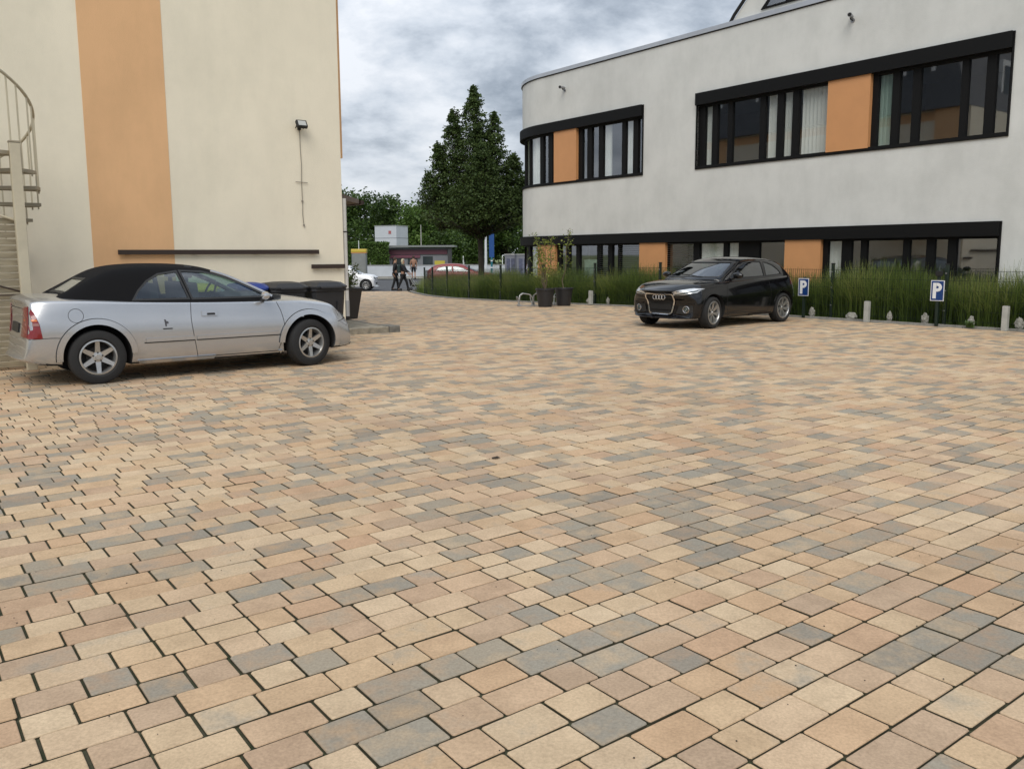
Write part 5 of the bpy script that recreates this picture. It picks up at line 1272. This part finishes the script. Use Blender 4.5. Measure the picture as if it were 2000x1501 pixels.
B('wall', (0, 0, 1.3), (5.6, 3, 2.6), m_greyc, t); B('roof', (.2, -.2, 2.72), (6.4, 3.8, .16), mat('flat roof', (.22, .23, .23), .8), t); B('fascia', (0, -1.56, 2.2), (5.4, .1, .42), m_maroon, t)
B('sign_band', (-1.2, -1.58, 1.8), (2.8, .08, .26), mat('plum sign', (.16, .05, .08), .5), t)
for x in (-1.9, -.5, .9): B('window', (x, -1.52, 1.25), (.9, .06, 1.1), m_wdark, t)
B('corner_post', (2.95, -1.7, 1.3), (.35, .35, 2.6), mat('dark pillar', (.04, .04, .045), .6), t); B('notice_panel', (2.0, -1.6, .95), (.95, .05, .9), mat('yellow notice', (.52, .42, .06), .6), t)
t = thing('plant_room', 'pale grey cube-shaped box rising behind the kiosk', 'building', (-12.05, 86, -.4), R(-24))
B('walls', (0, 0, 2.4), (2.5, 2.2, 4.75), m_lightc, t); B('roof_edge', (0, 0, 4.8), (2.56, 2.26, .07), m_galv, t); B('joint', (0, -1.105, 3.6), (2.5, .02, .04), m_greyc, t); B('joint', (1.255, 0, 3.6), (.02, 2.2, .04), m_greyc, t)
B('logo_spot', (.5, -1.115, 4.15), (.3, .02, .3), mat('faded red', (.40, .12, .12), .6), t)
t = thing('info_column', 'grey cylinder-like board with a yellow top behind the white car', 'billboard', (-10.35, 58, -.42))
B('board', (0, 0, 1.1), (1.0, .5, 2.0), mat('grey board', (.24, .25, .235), .5, var=.15, vscale=3), t, .1); B('top', (0, 0, 2.22), (1.04, .54, .24), mat('yellow top', (.60, .45, .06), .5), t, .05); B('orange_edge', (0, 0, 2.08), (1.03, .53, .05), m_orange, t)
def pole(name, lab, x, y, h, r, m, g0=-.42, arm=False, banner=None):
    t = thing(name, lab, 'pole' if not arm else 'street lamp', (x, y, g0)); b = MB(); b.cyl((0, 0, 0), (0, 0, h), r, r*.6, 12); b.build('shaft', m, t, smooth=True)
    b = MB(); b.cyl((0, 0, 0), (0, 0, .12), r*2.1, n=16); b.build('foot', m, t)
    if arm:
        b = MB(); b.tube([(0, 0, h-.05), (.35, 0, h+.12), (1.0, 0, h+.16)], [r*.5, r*.4, r*.35]); b.build('arm', m, t); b = MB(); b.box((1.35, 0, h+.13), (.75, .22, .09)); b.build('lamp_head', m_galv, t, bevel=.02)
    return t
m_wpole = mat('white pole', (.70, .72, .72), .45)
pole('street_lamp', 'white street lamp pole rising behind the spired tree', -1.8, 60, 4.9, .105, m_wpole, -.2, True)
pole('wooden_mast', 'thin pale mast left of the spired tree', -8.45, 80, 4.6, .06, mat('pale mast', (.38, .37, .33), .6), -.3)
pole('signpost', 'short pale pole above the clipped hedge', -13.3, 74.4, 3.2, .05, m_wpole)
t = thing('banner_pylon', 'tall blue banner-like pylon beside the white lamp pole', 'pylon', (-1.32, 57, -.35)); m_bbl = mat('banner blue', (.015, .075, .26), .45); m_teal = mat('teal post', (.02, .16, .20), .5)
B('panel', (0, 0, 3.1), (.34, .12, 2.9), m_bbl, t, .02); B('upper_panel', (.02, 0, 4.35), (.28, .13, .35), mat('pale blue', (.03, .13, .36), .45), t, .02); b = MB(); b.cyl((0, 0, 0), (0, 0, 1.7), .07, n=12); b.build('post', m_teal, t)
for k in range(3):
    b = MB(); b.cyl((0, 0, .5+k*.45), (0, 0, .58+k*.45), .08, n=12); b.build('collar', m_wpole, t)
def cabin(lab, x, y, w, h, rz):
    t = thing('grey_cabinet', lab, 'cabinet', (x, y, -.2), rz, 'grey metal cabinets on the meadow'); B('body', (0, 0, h/2), (w, 1.0, h), m_greyc, t, .02); B('lid', (0, 0, h+.04), (w+.08, 1.08, .08), m_galv, t, .01); B('panel', (0, -.51, h*.5), (w*.7, .02, h*.7), mat('bluish sheet', (.12, .13, .19), .4, var=.5, vscale=4), t); B('door_seam', (.0, -.525, h*.5), (.02, .01, h*.7), m_lightc, t)
cabin('grey metal cabinet nearest the rounded corner of the grey building', .82, 64, .95, 1.65, R(6)); cabin('paler grey metal cabinet left of the other cabinet', -.02, 65, .9, 1.65, R(-4))
for i, (x, y, lab) in enumerate([(-5.2, 92, 'slim white marker post on the meadow right of the kiosk'), (-1.0, 95, 'slim white marker post on the meadow near the cabinets')]):
    t = thing('marker_post', lab, 'post', (x, y, -.5), 0, 'slim marker posts on the meadow'); b = MB(); b.cyl((0, 0, 0), (0, 0, 1.9), .05, n=8); b.build('shaft', m_wpole, t); B('reflector', (0, -.055, 1.6), (.06, .01, .2), m_galv, t)
# ================================================================ PEOPLE
def skin_obj(name, joints, bones, m, parent, sub=2, root=0):
    me = bpy.data.meshes.new(name); bm = bmesh.new(); lay = bm.verts.layers.skin.verify(); vs = []
    for i, (p, r) in enumerate(joints):
        v = bm.verts.new(p); r = r if isinstance(r, tuple) else (r, r); v[lay].radius = r; v[lay].use_root = (i == root); vs.append(v)
    for a, c in bones: bm.edges.new((vs[a], vs[c]))
    bm.to_mesh(me); bm.free()
    o = bpy.data.objects.new('tmp', me); S.collection.objects.link(o); o.modifiers.new('k', 'SKIN').use_smooth_shade = True
    s = o.modifiers.new('s', 'SUBSURF'); s.levels = sub; s.render_levels = sub
    q = bake(o, name); kill(o); q.materials.clear(); q.materials.append(m); smooth_mesh(q, 60); return link(name, q, parent)
m_skin = mat('skin', (.36, .20, .13), .6); m_blk = mat('black clothes', (.012, .012, .014), .9); m_shoe = mat('dark shoes', (.01, .01, .01), .6)
def person(label, loc, rz, H_, top_m, leg_m, stride, arms, hair_m, hair_long=0, dress=False, bare_legs=False):
    """local +x is the facing direction"""
    t = thing('person', label, 'person', loc, rz); k = H_/1.75; V3 = lambda x, y, z: (x*k, y*k, z*k)
    J = []; Bn = []
    def j(x, y, z, r, par=None):
        J.append((V3(x, y, z), tuple(q*k for q in r) if isinstance(r, tuple) else r*k)); i = len(J)-1
        if par is not None: Bn.append((par, i))
        return i
    pel = j(0, 0, .95, (.13, .10)); sp = j(.0, 0, 1.12, (.13, .095), pel); ch = j(.01, 0, 1.32, (.155, .11), sp); nk = j(.0, 0, 1.46, .055, ch); hd1 = j(.02, 0, 1.56, (.072, .085), nk); hd2 = j(.02, 0, 1.68, (.070, .082), hd1)
    j(.105, 0, 1.60, .014, hd1)
    for sg in (1, -1):
        st_ = stride*sg; hp = j(0, sg*.09, .88, .085, pel); kn = j(st_*.55+.03, sg*.10, .50, .058, hp)
        an = j(st_*1.0-(.05 if st_ < 0 else 0), sg*.10, .09+(.04 if st_ < 0 else 0), .038, kn); j(st_+.16, sg*.11, .035+(.0 if st_ >= 0 else .0), .035, an)
        sh_ = j(0, sg*.17, 1.41, .058, ch); ax_, az_ = arms[0 if sg > 0 else 1]
        el_ = j(ax_*.45-.03, sg*.235, 1.41-.29*math.cos(ax_*.8), .042, sh_); wr = j(ax_, sg*.24, az_, .026, el_); pm = j(ax_+.05, sg*.24, az_-.05, (.030, .018), wr)
        for fi, (dy, ln) in enumerate(((-.028, .070), (-.010, .082), (.010, .078), (.028, .06))):
            f1 = j(ax_+.065+ln*.4, sg*.24+dy, az_-.075-ln*.5, .008, pm); j(ax_+.06+ln*.5, sg*.24+dy, az_-.08-ln, .007, f1)
        j(ax_+.09, sg*.24-sg*.03, az_-.05, .009, pm)
    skin_obj('body', J, Bn, m_skin, t)
    b = MB()
    for sg in (1, -1): b.lathe([(0, -.009), (.009, 0), (0, .009)], 8, c=V3(.095, sg*.03, 1.63))
    b.build('eyes', m_dark, t)
    # jacket
    J = []; Bn = []; pel = j(0, 0, .90, (.165, .125)); sp = j(0, 0, 1.10, (.155, .115), pel); ch = j(.01, 0, 1.33, (.175, .125), sp); j(0, 0, 1.45, .075, ch)
    for sg in (1, -1):
        sh_ = j(0, sg*.17, 1.40, .075, ch); ax_, az_ = arms[0 if sg > 0 else 1]; el_ = j(ax_*.45-.03, sg*.235, 1.41-.29*math.cos(ax_*.8), .058, sh_)
        if not bare_legs: j(ax_*.93, sg*.24, az_+.03, .042, el_)
    skin_obj('jacket', J, Bn, top_m, t)
    J = []; Bn = []; pel = j(0, 0, .94, (.15, .12))
    for sg in (1, -1):
        st_ = stride*sg; hp = j(0, sg*.09, .86, .105, pel); kn = j(st_*.55+.03, sg*.10, .50, .075, hp)
        if not bare_legs: j(st_*.97-(.05 if st_ < 0 else 0), sg*.10, .085, .058, kn)
    skin_obj('trousers', J, Bn, leg_m, t)
    for sg in (1, -1):
        st_ = stride*sg; b = MB(); q = -.0; b.box(V3(st_+.06, sg*.105, .055), (.29*k, .105*k, .10*k)); b.build('shoe', m_shoe, t, bevel=.03)
    bm = bmesh.new(); bmesh.ops.create_uvsphere(bm, u_segments=20, v_segments=14, radius=1)
    dl = [v for v in bm.verts if v.co.x > .35 and v.co.z < .35 or v.co.z < -.45-hair_long]
    bmesh.ops.delete(bm, geom=dl, context='VERTS')
    for v in bm.verts: v.co = Vector(V3(.005+v.co.x*.105, v.co.y*.092, 1.655+v.co.z*(.115+(.10*hair_long if v.co.z < 0 else 0))))
    me = bpy.data.meshes.new('hair'); bm.to_mesh(me); bm.free(); me.materials.append(hair_m); smooth_mesh(me, 60); link('hair', me, t)
    return t, k
m_hairb = mat('brown hair', (.05, .03, .02), .8); m_hairl = mat('pale blond hair', (.50, .44, .30), .8); m_gscarf = mat('green scarf', (.09, .14, .09), .9)
FLOOR = -.42
p1, k = person('man in black coat and trousers walking, farther left of the pair', (-6.32, 46.2, FLOOR), R(15), 1.80, m_blk, m_blk, .16, ((.12, .86), (-.14, .84)), m_hairb)
p2, k = person('person with pale blond hair, green scarf and dark backpack leaning on a stroller', (-5.82, 45.6, FLOOR), R(-8), 1.70, m_blk, m_blk, .26, ((.34, .98), (.36, .98)), m_hairl, .8)
b = MB(); b.ring((0, 0, 1.44*k), (0, .15, 1), .075, .035, 20, 8); b.build('scarf', m_gscarf, p2, smooth=True)
t = thing('backpack', 'dark green backpack on the back of the blond person', 'backpack', (-6.0, 45.55, FLOOR+1.18), R(-8))
b = MB(); b.box((0, 0, 0), (.18, .30, .44)); b.build('bag', mat('dark teal cloth', (.018, .035, .035), .85), t, bevel=.06); b = MB(); b.box((-.10, 0, -.06), (.06, .22, .2)); b.build('pocket', m_blk, t, bevel=.02)
p3, k = person('far-off person in a tan top and dark shorts standing by the low wall', (-7.85, 68.2, FLOOR+.02), R(100), 1.85, mat('tan top', (.30, .16, .10), .9), m_blk, .06, ((.05, .84), (.04, .84)), m_hairb, .3, bare_legs=True)
t = thing('stroller', 'small dark stroller pushed by the blond person', 'stroller', (-5.25, 45.5, FLOOR), R(-8))
for x in (-.22, .25):
    for y in (-.2, .2):
        b = MB(); b.ring((x, y, .10), (0, 1, 0), .08, .02, 24, 8); b.cyl((x, y-.015, .10), (x, y+.015, .10), .03, n=10); b.build('wheel', m_tyre, t, smooth=True)
b = MB()
for y in (-.19, .19): b.tube([(.25, y, .12), (.0, y, .42), (-.28, y, .98)], .012); b.tube([(-.22, y, .12), (.12, y, .5)], .012)
b.tube([(-.28, -.19, .98), (-.30, 0, 1.0), (-.28, .19, .98)], .014); b.build('frame', m_galv, t, smooth=True)
b = MB(); b.prism([(-.15, .25), (.25, .22), (.28, .3), (-.02, .36), (-.16, .62), (-.22, .60)], -.17, .17, fr=lambda x, y, z: (x, z, y)); b.build('seat', m_blk, t, bevel=.01)
# a leaf and bits of grit on the stones
rng = np.random.RandomState(77); b = MB()
for k_ in range(170):
    y = rng.uniform(2.2, 9); x = rng.uniform(-.7, .7)*y; r = rng.uniform(.0015, .0038); b.lathe([(0, -.001), (r, .0), (r*.6, r*.6), (0, r*.7)], 6, c=(x, y, .0015))
tag(b.build('grit', mat('dark grit', (.03, .025, .02), .9)), 'tiny dark specks of grit scattered over the paving', 'grit', kind='stuff')
b = MB(); b.add([(-.03, -.02, .004), (.0, -.028, .012), (.035, .0, .006), (.01, .024, .014), (-.03, .016, .006)], [(0, 1, 2, 3, 4)]); o = b.build('fallen_leaf', mat('dead leaf', (.035, .022, .012), .9), fix=False); o.location = (-.12, 5.98, 0); tag(o, 'small dark dead leaf lying in the middle of the yard', 'leaf')
